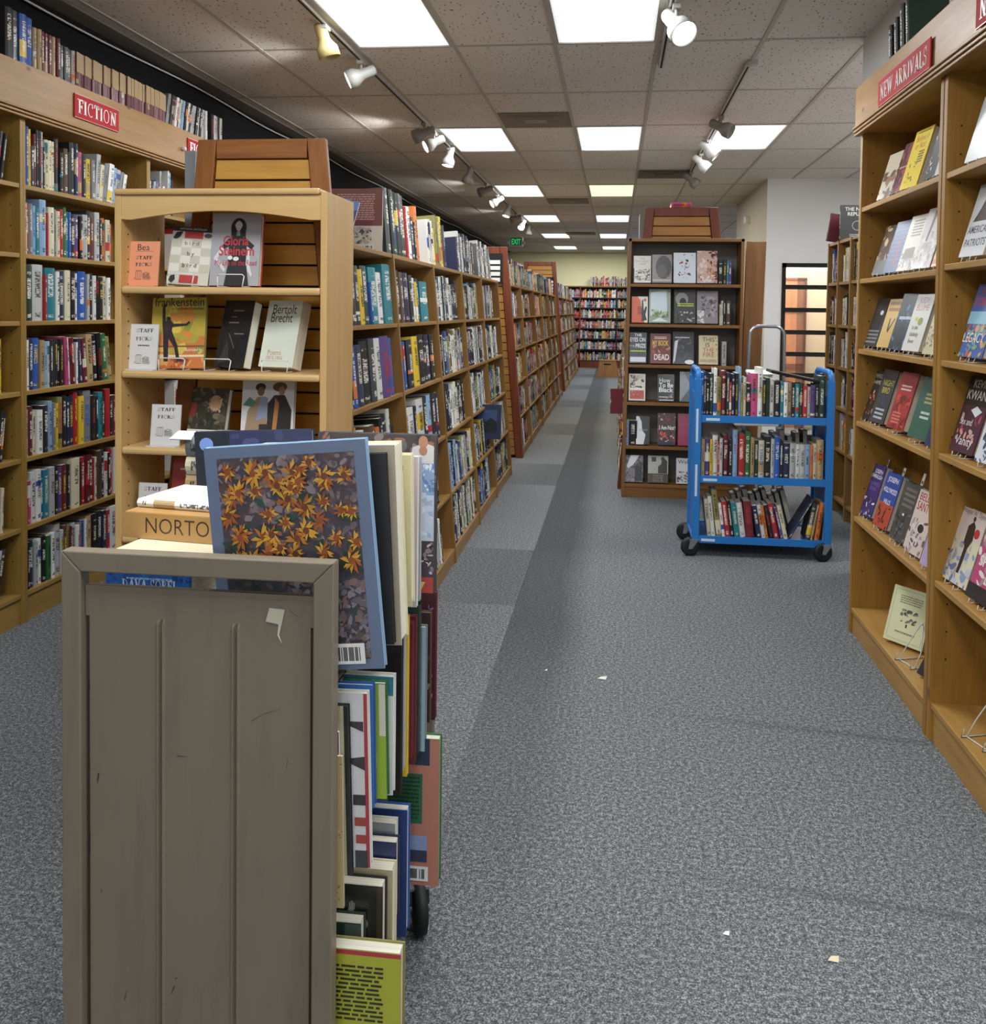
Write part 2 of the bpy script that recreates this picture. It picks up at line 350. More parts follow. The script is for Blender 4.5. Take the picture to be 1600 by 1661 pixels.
def cover_mesh(T, D, H, hard):
    """cover: x 0..T, spine rounded at y=0 (towards -y), pages towards +y"""
    q = MB(); t = .0028 if hard else .0009; n = 4; bul = min(T*.28, .008)
    ov = .0 
    prof = []
    for k in range(n+1):
        a = k/n; prof.append((T*a, -bul*math.sin(PI*a)))
    for k in range(n):
        (xa, ya), (xb, yb) = prof[k], prof[k+1]
        q.face([(xa, ya+bul, 0), (xb, yb+bul, 0), (xb, yb+bul, H), (xa, ya+bul, H)], uv=[(xa/T*.999, 0), (xb/T*.999, 0), (xb/T*.999, 1), (xa/T*.999, 1)], sm=True)
    y0 = bul
    q.box(0, y0, 0, t, D, H); q.box(T-t, y0, 0, T, D, H)
    # spine inside wall, top and bottom strips of the spine
    for z in (0, H):
        q.face([(p[0], p[1]+bul, z) for p in prof] + [(T, y0+t, z), (0, y0+t, z)])
    q.face([(0, y0+t, 0), (T, y0+t, 0), (T, y0+t, H), (0, y0+t, H)])
    for f_i in range(n, len(q.f)): q.uv[f_i] = [(5, 3)]*len(q.f[f_i])
    return q.mesh('cover', [M['book']])
def pages_mesh(T, D, H, hard):
    q = MB(); t = .0028 if hard else .0009; i = .004 if hard else .0003
    bul = min(T*.28, .008)
    q.box(t, bul+.002, i, T-t, D-i, H-i); return q.mesh('pages', [M['pages']])
def bmesh_for(T, hard):
    Tb = max(.006, round(T/.004)*.004); k = (Tb, hard)
    if k not in _bm: _bm[k] = (cover_mesh(Tb, .16, .24, hard), pages_mesh(Tb, .16, .24, hard))
    return _bm[k], Tb
def paint(o, c, accent=None, ink=None):
    o.color = (*c, 1); o['accent'] = tuple(float(x) for x in (accent or pal(RND.choice('wcykrbota')))); l = lum(c)
    o['ink'] = tuple(float(x) for x in (ink or (srgb('#e9e4d6') if l < .2 else srgb('#17171c'))))
    if ink is None and RND.random() < .25: o['ink'] = tuple(float(x) for x in pal(RND.choice('ykrcw' if l < .2 else 'krnmb')))
def book(name, T, D, H, mat, col, hard=False, dx=0.0, dy=0.0, exact=False):
    """one book: cover mesh + pages child"""
    if exact: (cm, pm), Tb = (cover_mesh(T, D, H, hard), pages_mesh(T, D, H, hard)), T; sc = (1, 1, 1)
    else: (cm, pm), Tb = bmesh_for(T, hard); sc = (T/Tb, D/.16, H/.24)
    o = bpy.data.objects.new(name, cm); COL.objects.link(o); p = bpy.data.objects.new('pages', pm); COL.objects.link(p); p.parent = o
    o.matrix_world = mat @ Matrix.Translation((dx, dy, 0)) @ Matrix.Diagonal((*sc, 1)); paint(o, col); return o
ORD = ['first', 'second', 'third', 'fourth', 'fifth', 'sixth', 'seventh', 'eighth', 'ninth', 'tenth', 'eleventh', 'twelfth', 'thirteenth', 'fourteenth', 'fifteenth', 'sixteenth', 'seventeenth', 'eighteenth', 'nineteenth', 'twentieth']
USED = set()
def label_run(books, where, kind='book', left='left'):
    """books: [(object, colour letter, thickness)] in a row; gives each a label of its own"""
    n = len(books); keys = []
    for i, (o, c, t) in enumerate(books):
        keys.append((c, books[i-1][1] if i else '', books[i+1][1] if i < n-1 else ''))
    for i, (o, c, t) in enumerate(books):
        cn = PAL[c][1]; adj = 'thick ' if t > .038 else ('thin ' if t < .014 else '')
        same = [j for j in range(n) if books[j][1] == c]
        l, r = keys[i][1], keys[i][2]
        sim = [k for k in keys if k[0] == c and {k[1], k[2]} == {l, r}]
        if len(same) == 1: s = f'{adj}{cn} {kind}, the only {cn} one {where}'
        elif i == 0: s = f'{adj}{cn} {kind} at the {left} end {where}'
        elif i == n-1: s = f'{adj}{cn} {kind} at the {"right" if left == "left" else "left"} end {where}'
        elif l != r and len(sim) == 1: s = f'{cn} {kind} between {PAL[l][1]} and {PAL[r][1]} ones {where}'
        else: s = f'{cn} {kind}, {ORD[same.index(i)] if same.index(i) < 20 else "last"} {cn} one from the {left} {where}'
        if len(s.split()) > 16: s = s.replace(f', the only {cn} one', ', the only one').replace(f'{cn} one from the left', 'one from left')
        if len(s.split()) > 16 and s.split()[0] in ('thin', 'thick'): s = ' '.join(s.split()[1:])
        if s in USED: s = f'{cn} {kind}, {ORD[same.index(i)] if same.index(i) < 20 else "last"} {cn} from {left} {where}'
        USED.add(s); o['label'] = s
TOK = re.compile(r'([a-z])([\d.]+)(?:h([\d.]+))?(?:([<>])([\d.]+))?$')
def shelf_run(toks, where, group, name, origin, axis_fn, facing, z, clear, depth, inset=0, tilt=0, left='left', cat='book', hard_p=.35, hmin=.62, hmax=.93):
    """stands books along a shelf. axis_fn(px)->coordinate or None (then widths are millimetres)
    facing '+x': run goes along +y; '-y': run goes along +x. origin=(start, fixed coordinate of the spine line)"""
    out = []; pos = origin[0]; fixed = origin[1]; off = 0.0; pang = 0.0; pH = 0.0
    for tk in toks.split():
        if tk[0] == '_': pos += float(tk[1:])*(1 if axis_fn else .001); continue
        mt = TOK.match(tk); c, w, h, ld, lv = mt.groups(); w = float(w)
        a = axis_fn(pos) if axis_fn else pos; b = axis_fn(pos+w) if axis_fn else pos+w*.001
        T = max(b-a-.0008, .005); hh = clear*(float(h)/10 if h else RND.uniform(hmin, hmax))
        D = min(depth, max(.11, hh*RND.uniform(.62, .72))); ang = math.radians(float(lv))*(1 if ld == '>' else -1) if ld else 0
        if ang < pang: off += min(hh, pH or hh)*(math.tan(pang)-math.tan(ang))
        if ang or pang: off += T*(1/math.cos(ang)-1)+.001
        pang, pH = ang, hh; a += off; b += off
        ins = inset+RND.uniform(0, .014)
        if facing == '+x': base = Matrix.Translation((fixed-ins, a, z)) @ Matrix.Rotation(PI/2, 4, 'Z')
        else: base = Matrix.Translation((a, fixed+ins, z))
        if ang > 0: base = base @ Matrix.Translation((T, 0, 0)) @ Matrix.Rotation(ang, 4, 'Y') @ Matrix.Translation((-T, 0, 0))
        elif ang < 0: base = base @ Matrix.Rotation(ang, 4, 'Y')
        if tilt: base = base @ Matrix.Rotation(-tilt, 4, 'X')
        cc = pal(c); j = RND.uniform(.82, 1.12); cc = tuple(min(1, x*j) for x in cc)
        o = book(name, T, D, hh, base, cc, RND.random() < hard_p)
        if name == 'bound_volume' and c == 'm': o['accent'] = srgb('#b09c74')
        o['category'] = cat; o['group'] = group; out.append((o, c, T)); pos += w if axis_fn else w*.001
    if 'two-tone' in where:
        for o, c, T in out: o['label'] = 'one of the matching maroon and tan bound volumes lined up on the pine header'
    else: label_run(out, where, name.replace('_', ' '), left)
    return out
DIST = 'kkkkwwwgsnnbbltedrrmoycaauvpxj'
far = MB(); FARN = [0]
def far_book(base, T, D, H, c):
    FARN[0] += 1; k = FARN[0]; bul = T*.2
    P = lambda x, y, z: tuple(base @ Vector((x, y, z)))
    j = RND.uniform(.8, 1.1); cc = tuple(x*j for x in pal(c)); pg = srgb('#ddd6c2')
    fr = [(0, bul), (T*.5, 0), (T, bul)]
    for a, b, u0, u1 in ((fr[0], fr[1], 0, .5), (fr[1], fr[2], .5, .999)):
        far.face([P(a[0], a[1], 0), P(b[0], b[1], 0), P(b[0], b[1], H), P(a[0], a[1], H)], cc, [(k+u0, 0), (k+u1, 0), (k+u1, 1), (k+u0, 1)])
    uo = [(k+.5, 3)]*4; t = .0025
    far.face([P(0, D, 0), P(0, bul, 0), P(0, bul, H), P(0, D, H)], cc, uo); far.face([P(T, bul, 0), P(T, D, 0), P(T, D, H), P(T, bul, H)], cc, uo)
    far.face([P(T, D, 0), P(0, D, 0), P(0, D, H), P(T, D, H)], pg, uo)
    far.face([P(0, bul, H), P(T*.5, 0, H), P(T, bul, H), P(T, bul+t, H), P(0, bul+t, H)], cc, [(k+.5, 3)]*5)
    far.face([P(0, bul, H-.004), P(T, bul, H-.004), P(T, D, H-.004), P(0, D, H-.004)], pg, uo)
def far_run(a0, a1, fixed, facing, z, clear, tilt=0, palette=DIST, fill=.93, tmin=.012, tmax=.04, depth=.17, hmin=.6, hmax=.93):
    pos = a0; lim = a0+(a1-a0)*fill
    while pos < lim:
        T = RND.uniform(tmin, tmax); H = clear*RND.uniform(hmin, hmax); ins = RND.uniform(0, .012)
        if facing == '+x': base = Matrix.Translation((fixed-ins, pos, z)) @ Matrix.Rotation(PI/2, 4, 'Z')
        elif facing == '-x': base = Matrix.Translation((fixed+ins, pos+T, z)) @ Matrix.Rotation(-PI/2, 4, 'Z')
        else: base = Matrix.Translation((pos, fixed+ins, z))
        if tilt: base = base @ Matrix.Rotation(-tilt, 4, 'X')
        far_book(base, T, depth, H, RND.choice(palette)); pos += T+.001
# ================================================================ THE ROOM
XL, XR, XR2, YB, YF = -3.02, 1.40, 3.3, 24.95, -3.6
# carpet
q = NT('carpet'); v = q.coord(); s3 = q.sep(v)
n1 = q.noise(v, 210, 2, .8); n2 = q.noise(v, 480, 1); n3 = q.noise(v, 1.3, 3); n4 = q.noise(q.mapping(v, (60, 9, 1)), 3, 2)
n5 = q.noise(v, 75, 2, .7); grain = q.math('ADD', q.math('ADD', q.math('MULTIPLY', n1, .5), q.math('MULTIPLY', n2, .2)), q.math('MULTIPLY', n5, .3))
base = q.ramp(grain, [(.4, srgb('#353638')), (.5, srgb('#626466')), (.6, srgb('#b0b2b3'))])
def clampm(x): return q.math('MINIMUM', 1, q.math('MAXIMUM', 0, x))
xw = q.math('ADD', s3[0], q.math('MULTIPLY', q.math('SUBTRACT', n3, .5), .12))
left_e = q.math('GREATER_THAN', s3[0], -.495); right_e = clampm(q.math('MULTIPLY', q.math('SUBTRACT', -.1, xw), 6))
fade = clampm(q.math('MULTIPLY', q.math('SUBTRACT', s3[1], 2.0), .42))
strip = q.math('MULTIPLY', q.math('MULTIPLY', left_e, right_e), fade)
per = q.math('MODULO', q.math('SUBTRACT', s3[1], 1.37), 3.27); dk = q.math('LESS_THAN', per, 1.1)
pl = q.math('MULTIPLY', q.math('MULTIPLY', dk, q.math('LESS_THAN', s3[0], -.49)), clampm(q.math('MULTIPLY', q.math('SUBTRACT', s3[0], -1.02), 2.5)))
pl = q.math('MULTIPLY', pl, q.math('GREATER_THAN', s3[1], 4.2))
pale_p = q.math('MULTIPLY', q.math('MULTIPLY', q.math('LESS_THAN', s3[0], -.49), q.math('GREATER_THAN', s3[0], -1.6)), q.math('SUBTRACT', 1, dk)); pale_p = q.math('MULTIPLY', pale_p, q.math('GREATER_THAN', s3[1], 5.7))
dark_mix = q.math('ADD', q.math('MULTIPLY', strip, .8), q.math('MULTIPLY', pl, .42))  # darker aisle strip and darker patches left of it
col = q.mix(dark_mix, base, q.mix(.78, base, (.028, .029, .032), 'MIX'))
col = q.mix(q.math('MULTIPLY', pale_p, .12), col, (.3, .31, .32))  # slightly paler patches between the dark ones
# two faint scuff bands across the carpet and small wear clouds
def scuff(y0, w, x0):
    d = q.math('ABSOLUTE', q.math('SUBTRACT', s3[1], q.math('MULTIPLY_ADD', s3[0], -.12, y0)))
    return q.math('MULTIPLY', clampm(q.math('SUBTRACT', 1, q.math('DIVIDE', d, w))), clampm(q.math('MULTIPLY', q.math('SUBTRACT', s3[0], x0), 2)))
sc = q.math('MULTIPLY', q.math('MAXIMUM', scuff(3.5, .035, .1), scuff(2.5, .03, .1)), q.math('MULTIPLY', n4, .8))
col = q.mix(sc, col, (.05, .05, .055)); col = q.mix(q.math('MULTIPLY', n3, .22), col, (.09, .093, .1))
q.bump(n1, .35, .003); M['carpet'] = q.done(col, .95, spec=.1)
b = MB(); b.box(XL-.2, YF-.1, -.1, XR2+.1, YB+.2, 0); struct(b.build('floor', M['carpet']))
# ceiling
q = NT('ceiling_tile'); v = q.coord()
d1 = q.voro(q.mapping(v, (1, .5, 1)), 42); n1 = q.noise(v, 30, 3); n2 = q.noise(v, .6, 2)
h = q.ramp(q.math('ADD', d1, q.math('MULTIPLY', n1, .35)), [(.29, (0, 0, 0)), (.4, (1, 1, 1))])
col = q.mix(h, srgb('#6a645c'), q.ramp(n2, [(.3, srgb('#d3cec7')), (.7, srgb('#dfdad3'))]))
q.bump(h, .3, .004); M['tile'] = q.done(col, .95, spec=.1)
M['tbar'] = flat('#b3aea6', .55, name='tbar_metal')
b = MB()
i0, i1, j0, j1 = -6, 7, -8, 16
holes = set(LIGHT_CELLS)
x_of = lambda i: max(XL, min(XR2, GX0+i*GW)); y_of = lambda j: max(YF, min(YB, GY0+j*GL))
for i in range(i0, i1):
    for j in range(j0, j1):
        if (i, j) in holes: continue
        if x_of(i+1)-x_of(i) < .01 or y_of(j+1)-y_of(j) < .01: continue
        b.face([(x_of(i), y_of(j), CEIL), (x_of(i), y_of(j+1), CEIL), (x_of(i+1), y_of(j+1), CEIL), (x_of(i+1), y_of(j), CEIL)])
b.box(XL-.2, YF-.1, CEIL+.12, XR2+.1, YB+.2, CEIL+.16)
struct(b.build('ceiling', M['tile']))
b = MB()
for i in range(i0, i1+1):
    x = GX0+i*GW
    if XL < x < XR2: b.box(x-.012, YF, CEIL-.006, x+.012, YB, CEIL+.02)
for j in range(j0, j1+1):
    y = GY0+j*GL
    if YF < y < YB: b.box(XL, y-.012, CEIL-.004, XR2, y+.012, CEIL+.02)
struct(b.build('trim_1', M['tbar']))
# light troffers
q = NT('diffuser'); M['diff'] = q.done((.9, .93, .95), .5); q.put(q.b.inputs['Emission Color'], (.9, .97, 1, 1)); q.b.inputs['Emission Strength'].default_value = 1.25
v = q.sep(q.coord()); e1 = q.math('SUBTRACT', 1, q.math('POWER', q.math('ABSOLUTE', q.math('MULTIPLY', v[0], 3.4)), 8)); e1 = q.math('MAXIMUM', e1, .45)
q.put(q.b.inputs['Emission Strength'], q.math('MULTIPLY', e1, 1.5))
q = NT('diffuser_warm'); M['diffw'] = q.done((.95, .9, .6), .5); q.put(q.b.inputs['Emission Color'], (1, .93, .6, 1)); q.b.inputs['Emission Strength'].default_value = 1.15
names_col = {-2: 'left', 0: 'right', 2: 'far right', -5: 'wall', 4: 'side', 5: 'side'}
for (i, j) in LIGHT_CELLS:
    if j < -2: nm = None
    cx, cy = GX0+(i+.5)*GW, GY0+(j+.5)*GL
    row_ = {-1: 'nearest the camera', 0: 'behind the white wall end', 2: 'second from the camera', 5: 'third from the camera', 8: 'fourth from the camera', 11: 'fifth from the camera', 14: 'nearest the back wall'}.get(j, 'behind the camera, row '+ORD[abs(j) % 8])
    t = thing('ceiling_light', f"{'warm yellowish' if (i, j) == (0, 5) else 'white'} fluorescent ceiling panel of the {names_col[i]} row, {row_}", 'ceiling light', (cx, cy, CEIL), 'fluorescent ceiling panels')
    b = MB()
    for x0, y0, x1, y1 in ((-.3, -.605, -.28, .605), (.28, -.605, .3, .605), (-.28, -.605, .28, -.585), (-.28, .585, .28, .605)): b.box(x0, y0, -.008, x1, y1, .06)
    b.build('frame', M['tbar'], t)
    b = MB(); b.box(-.28, -.585, .0, .28, .585, .02); b.build('diffuser', M['diffw'] if (i, j) == (0, 5) else M['diff'], t)
# walls
def wallmat(name, c, sc=3):
    q = NT(name); v = q.coord(); n = q.noise(v, sc, 4); n2 = q.noise(v, 90, 2); q.bump(n2, .15, .002)
    return q.done(q.mix(q.math('MULTIPLY', n, .3), srgb(c), tuple(x*.85 for x in srgb(c))), .85, spec=.2)
M['w_grey'] = wallmat('wall_paint', '#e0dedc'); M['w_cream'] = wallmat('wall_cream', '#ece6b8'); M['w_black'] = wallmat('wall_black', '#0f1014'); M['w_white'] = wallmat('wall_white', '#dcdbd8')
b = MB(); b.box(XL-.15, YF, 0, XL, YB, CEIL); struct(b.build('wall_left', M['w_black']))
b = MB(); b.box(XL-.15, YB, 0, XR2, YB+.12, CEIL); struct(b.build('wall_back', M['w_cream']))
b = MB(); b.box(XR+.0, YF, 0, XR+.12, 5.55, CEIL); struct(b.build('wall_right', M['w_white']))
b = MB(); b.box(XR+.12, 5.43, 0, XR2, 5.55, CEIL); struct(b.build('wall_side', M['w_grey']))
b = MB(); b.box(XR2, 5.5, 0, XR2+.12, YB, CEIL); struct(b.build('wall_far_right', M['w_grey']))
b = MB(); b.box(XL, YF-.12, 0, XR, YF, .5); b.box(XL, YF-.12, 2.6, XR, YF, CEIL); b.box(XL, YF-.12, .5, -2.6, YF, 2.6); b.box(1.1, YF-.12, .5, XR, YF, 2.6); struct(b.build('wall_front', M['w_white']))
# the boxed room with the barred window
WX0, WX1 = 1.95, 2.56
b = MB(); yb = 11.15
b.box(1.76, yb, 0, WX0, yb+.12, CEIL); b.box(WX1, yb, 0, XR2, yb+.12, CEIL); b.box(WX0, yb, 2.13, WX1, yb+.12, CEIL)
b.box(1.76, yb+.12, 0, 1.88, 13.9, CEIL); b.box(1.88, 13.78, 0, XR2, 13.9, CEIL); struct(b.build('wall_office', M['w_grey']))
# view through the barred door: stucco and a brown panelled door behind a sheer curtain
b = MB(); b.box(1.88, 12.6, 0, XR2, 12.7, CEIL); struct(b.build('wall_stucco', wallmat('stucco', '#e8d3b0', 30)))
t = thing('barred_door', 'black framed glass door with horizontal bars in the pale wall', 'door', (2.25, 11.2, 0)); t['kind'] = 'thing'
b = MB()
for x0, z0, x1, z1 in ((WX0, 0, WX0+.045, 2.13), (WX1-.045, 0, WX1, 2.13), (WX0, 2.08, WX1, 2.13), (WX0, 0, WX1, .09)): b.box(x0, 11.13, z0, x1, 11.19, z1)
po(b, 'frame', M['dark'], t)
for z in (1.845, 1.575, 1.31, 1.05, .8, .55): boxo('bar', (WX0+.03, 11.115, z-.026, WX1-.03, 11.15, z+.026), M['dark'], t)
q = NT('pane_glass'); g = q.node('ShaderNodeBsdfTransparent'); gl = q.node('ShaderNodeBsdfGlossy'); gl.inputs['Roughness'].default_value = .03; mx = q.node('ShaderNodeMixShader'); mx.inputs[0].default_value = .07
q.t.links.new(g.outputs[0], mx.inputs[1]); q.t.links.new(gl.outputs[0], mx.inputs[2]); q.t.links.new(mx.outputs[0], q.n['Material Output'].inputs['Surface']); M['glass'] = q.m
boxo('glass_pane', (WX0+.04, 11.165, .09, WX1-.04, 11.172, 2.08), M['glass'], t)
t = thing('panelled_door', 'brown panelled wooden door seen through the barred glass', 'door', (2.2, 12.55, 0))
b = MB(); b.box(1.98, 12.54, 0, 2.5, 12.6, 1.98); po(b, 'door_panel', wood('redwood', '#a8704a', '#80502f', 2), t)
b = MB()
for x0, z0, x1, z1 in ((1.96, 0, 1.99, 2.0), (2.49, 0, 2.52, 2.0), (1.96, 1.98, 2.52, 2.01), (1.98, 1.55, 2.5, 1.59), (1.98, .8, 2.5, .86)): b.box(x0, 12.52, z0, x1, 12.55, z1)
po(b, 'door_frame', M['mahog'], t)
q = NT('sheer'); tr = q.node('ShaderNodeBsdfTransparent'); df = q.node('ShaderNodeBsdfDiffuse'); df.inputs[0].default_value = (.02, .018, .016, 1); mx = q.node('ShaderNodeMixShader'); mx.inputs[0].default_value = .55
q.t.links.new(tr.outputs[0], mx.inputs[1]); q.t.links.new(df.outputs[0], mx.inputs[2]); q.t.links.new(mx.outputs[0], q.n['Material Output'].inputs['Surface'])
b = MB(); n = 40; P = [(2.2+.38*k/n, 11.5+.02*math.sin(k*1.3)) for k in range(n+1)]
for k in range(n): b.face([(*P[k], .1), (*P[k+1], .1), (*P[k+1], 2.06), (*P[k], 2.06)], sm=True)
tag(b.build('sheer_curtain', q.m), 'dark sheer curtain hanging behind the barred door', 'curtain')
area('office_daylight', (2.45, 11.6, 2.9), (.25, 0, 0), .8, .5, 60, (1, .95, .88))
area('window_daylight', (-.7, YF-.05, 1.6), (PI/2, 0, PI), 3.4, 2.0, 28, (.9, .95, 1))

# cable run and ceiling angle along the black wall
b = MB(); b.box(XL, YF, CEIL-.02, XL+.13, YB, CEIL-.008); struct(b.build('trim_2', flat('#6f6b66', .6, name='angle_trim')))
b = MB(); pts = [(XL+.03+.004*math.sin(y*3.1), y, CEIL-.06+.012*math.sin(y*2.3)) for y in [k*.25-1 for k in range(100)]]; b.tube(pts, .006, 6)
tag(b.build('ceiling_cable', flat('#d5d2cc', .5, name='cable_grey')), 'thin pale cable strung along the top of the black wall', 'cable')

# ================================================================ wall bookcases
def case_unit(y0, y1, xf, depth, side, shelves, top, mz, my, label, name='wall_bookcase', base_z=.0, post=.02):
    """upright shelving unit against a wall. side=+1: opens towards +x (left wall), -1: opens towards -x"""
    t = thing(name, label, 'bookcase', (xf, (y0+y1)/2, 0)); xb = xf-side*depth
    X0, X1 = sorted((xf, xb))
    for y in (y0, y1-post): boxo('side_panel', (X0, y, 0, X1, y+post, top), mz, t, bevel=.0015)
    xbk = sorted((xb, xb+side*.008)); boxo('back_panel', (xbk[0], y0+post, .05, xbk[1], y1-post, top), mz, t)
    for z in shelves:
        xs = sorted((xb+side*.008, xf-side*.004)); o = boxo('shelf', (xs[0], y0+post, z-.022, xs[1], y1-post, z), my, t, bevel=.002)
    xs = sorted((xb, xf)); boxo('top_board', (xs[0], y0+post, top-.02, xs[1], y1-post, top), my, t)
    xk = sorted((xf-side*.012, xf-side*.03)); boxo('kick_board', (xk[0], y0+post, 0, xk[1], y1-post, shelves[-1]-.022), my, t)
    b = MB()
    for yy, sg in ((y0+post, 1), (y1-post, -1)):
        for xx in (xf-side*.05, xb+side*.06):
            for k in range(20):
                z = .3+k*.1; b.box(xx-.003, yy-.0004, z-.003, xx+.003, yy+.0004, z+.003)
    po(b, 'peg_holes', M['hole'], t)['kind'] = 'stuff'; return t
FX = -2.791
FS = [2.097, 1.770, 1.449, 1.115, .794, .463, .146]
case_unit(4.012, 5.175, FX, .22, 1, FS, 2.43, M['fic_z'], M['fic_y'], 'pine bookcase under the FICTION sign, full of novels')
case_unit(2.85, 4.012, FX, .22, 1, FS, 2.43, M['fic_z'], M['fic_y'], 'pine bookcase cut off by the left edge of the photo')
case_unit(5.175, 6.34, FX, .22, 1, FS, 2.43, M['fic_z'], M['fic_y'], 'pine bookcase right of the FICTION bay, mostly behind the staff picks case')
for k, y in enumerate((6.34, 7.5, 8.66)):
    case_unit(y, y+1.16, FX, .22, 1, FS, 2.43, M['fic_z'], M['fic_y'], f'pine wall bookcase hidden behind the island shelving, {ORD[k]} of three')
def header(name, y0, y1, x, side, z0, z1, mat, label):
    t = thing(name, label, 'header board', (x, (y0+y1)/2, z0)); X0, X1 = sorted((x, x+side*.022))
    boxo('board', (X0, y0, z0, X1, y1, z1), mat, t, bevel=.002)
    for k in range(3):
        xs = sorted((x+side*.0, x+side*(.034-.004*k))); boxo('moulding', (xs[0], y0, z0-.004-.016*k, xs[1], y1, z0+.008-.016*k), mat, t, bevel=.003)
    xs = sorted((x, x-side*.2)); boxo('top_board', (xs[0], y0, z1-.03, xs[1], y1, z1-.012), mat, t)
    return t
header('header_board', 2.85, 9.82, FX+.004, 1, 2.44, 2.655, M['header'], 'knotty pine header board above the fiction shelves')
# signs
def sign(name, label, P, H, txt, side, th=.006, mw=.86):
    (x, y0), (y1, z0) = P; W = abs(y1-y0)
    base = thing(name, label, 'sign', (x, (y0+y1)/2, z0))
    X0, X1 = sorted((x, x-side*th)); boxo('panel', (X0, min(y0, y1), z0, X1, max(y0, y1), z0+H), flat('#b81c26', .75, name='sign_red'), base, bevel=.0015)
    if side > 0: fr = lambda a, b, e: (x+e-base.location.x, y0+a-base.location.y, b)
    else: fr = lambda a, b, e: (x-e-base.location.x, y0-a-base.location.y, b)
    art([('r', 0, 0, 1, .03, '#d98c8a'), ('r', 0, .97, 1, 1, '#d98c8a'), ('s', txt, .5, .2, .6, '#f3efe9', mw)], W, H, fr, 'lettering', base)
sign('shelf_sign', 'red FICTION sign on the pine header at upper left', ((FX+.034, 4.375), (4.79, 2.488)), .122, 'FICTION', 1)
sign('shelf_sign', 'second red FICTION sign, half hidden behind the trapezoid panel', ((FX+.034, 5.61), (6.02, 2.5)), .115, 'FICTION', 1)
sign('shelf_sign', 'red NEW ARRIVALS sign on the header at upper right', ((1.107, 4.125), (3.47, 2.425)), .112, 'NEW ARRIVALS', -1, mw=.9)
sign('shelf_sign', 'red sign cut off by the right edge of the photo', ((1.107, 3.05), (2.4, 2.43)), .112, 'NEW ARRIVALS', -1, mw=.9)
b = MB(); b.lathe([(.0, .025), (.012, .024), (.014, .01), (.011, 0)], Matrix.Translation((FX+.027, 5.55, 2.53)) @ Matrix.Rotation(PI/2, 4, 'Y'))
tag(b.build('hook_knob', M['metalw']), 'small white knob screwed to the header beside the second sign', 'knob')
# right wall case
RX = 1.145; RS1 = [2.038, 1.70, 1.368, 1.024, .566, .122]
RS2 = [on(1550, 274, 0, RX).z, on(1543.6, 427, 0, RX).z, on(1537, 586, 0, RX).z, on(1529, 738, 0, RX).z, on(1517, 943, 0, RX).z, on(1508, 1139, 0, RX).z]
case_unit(3.43, 4.535, RX, .25, -1, RS1, 2.41, M['na_z'], M['na_y'], 'pine display bookcase under the NEW ARRIVALS sign', 'display_bookcase', post=.03)
case_unit(2.3, 3.42, RX, .25, -1, RS2, 2.41, M['na_z'], M['na_y'], 'pine display bookcase cut off by the right edge of the photo', 'display_bookcase', post=.03)
header('header_board', 2.3, 4.55, RX-.004, -1, 2.415, 2.605, M['header'], 'pine header board carrying the NEW ARRIVALS sign')

# ================================================================ slanted island shelving (gondolas)
def face_x(z): return -.93-.09*z
def trapezoid_end(parent, y, xa0, xa1, xb0, xb1, top, fr_m, sl_m, th=.03, fw_=.075, step=.083):
    """framed slat panel: base from xa0..xa1, top from xb0..xb1"""
    lx = lambda z: xa0+(xb0-xa0)*z/top; rx = lambda z: xa1+(xb1-xa1)*z/top
    b = MB(); b.prism([(lx(0), 0), (lx(0)+fw_, 0), (lx(top)+fw_, top), (lx(top), top)], y-th, y, 1); po(b, 'end_frame', fr_m, parent, .004)
    b = MB(); b.prism([(rx(0)-fw_, 0), (rx(0), 0), (rx(top), top), (rx(top)-fw_, top)], y-th, y, 1); po(b, 'end_frame', fr_m, parent, .004)
    b = MB(); b.prism([(lx(top)+fw_, top-fw_*1.0), (rx(top)-fw_, top-fw_*1.0), (rx(top)-fw_, top), (lx(top)+fw_, top)], y-th, y, 1); po(b, 'end_frame', M['oak_redx'] if fr_m == M['oak_red'] else fr_m, parent, .003)
    z = top-fw_-.004
    while z > step:
        z0 = z-step+.008; b = MB()
        b.prism([(lx(z0)+fw_+.004, z0), (rx(z0)-fw_-.004, z0), (rx(z)-fw_-.004, z), (lx(z)+fw_+.004, z)], y-th+.012, y-.004, 1); po(b, 'slat', sl_m, parent, .002); z -= step
    b = MB(); b.prism([(lx(0)+.02, .0), (rx(0)-.02, .0), (rx(top)-.02, top-.02), (lx(top)+.02, top-.02)], y-.004, y+.012, 1); po(b, 'backing', M['dark'], parent)
GZ = [1.80, 1.46, 1.12, .775, .42, .09]
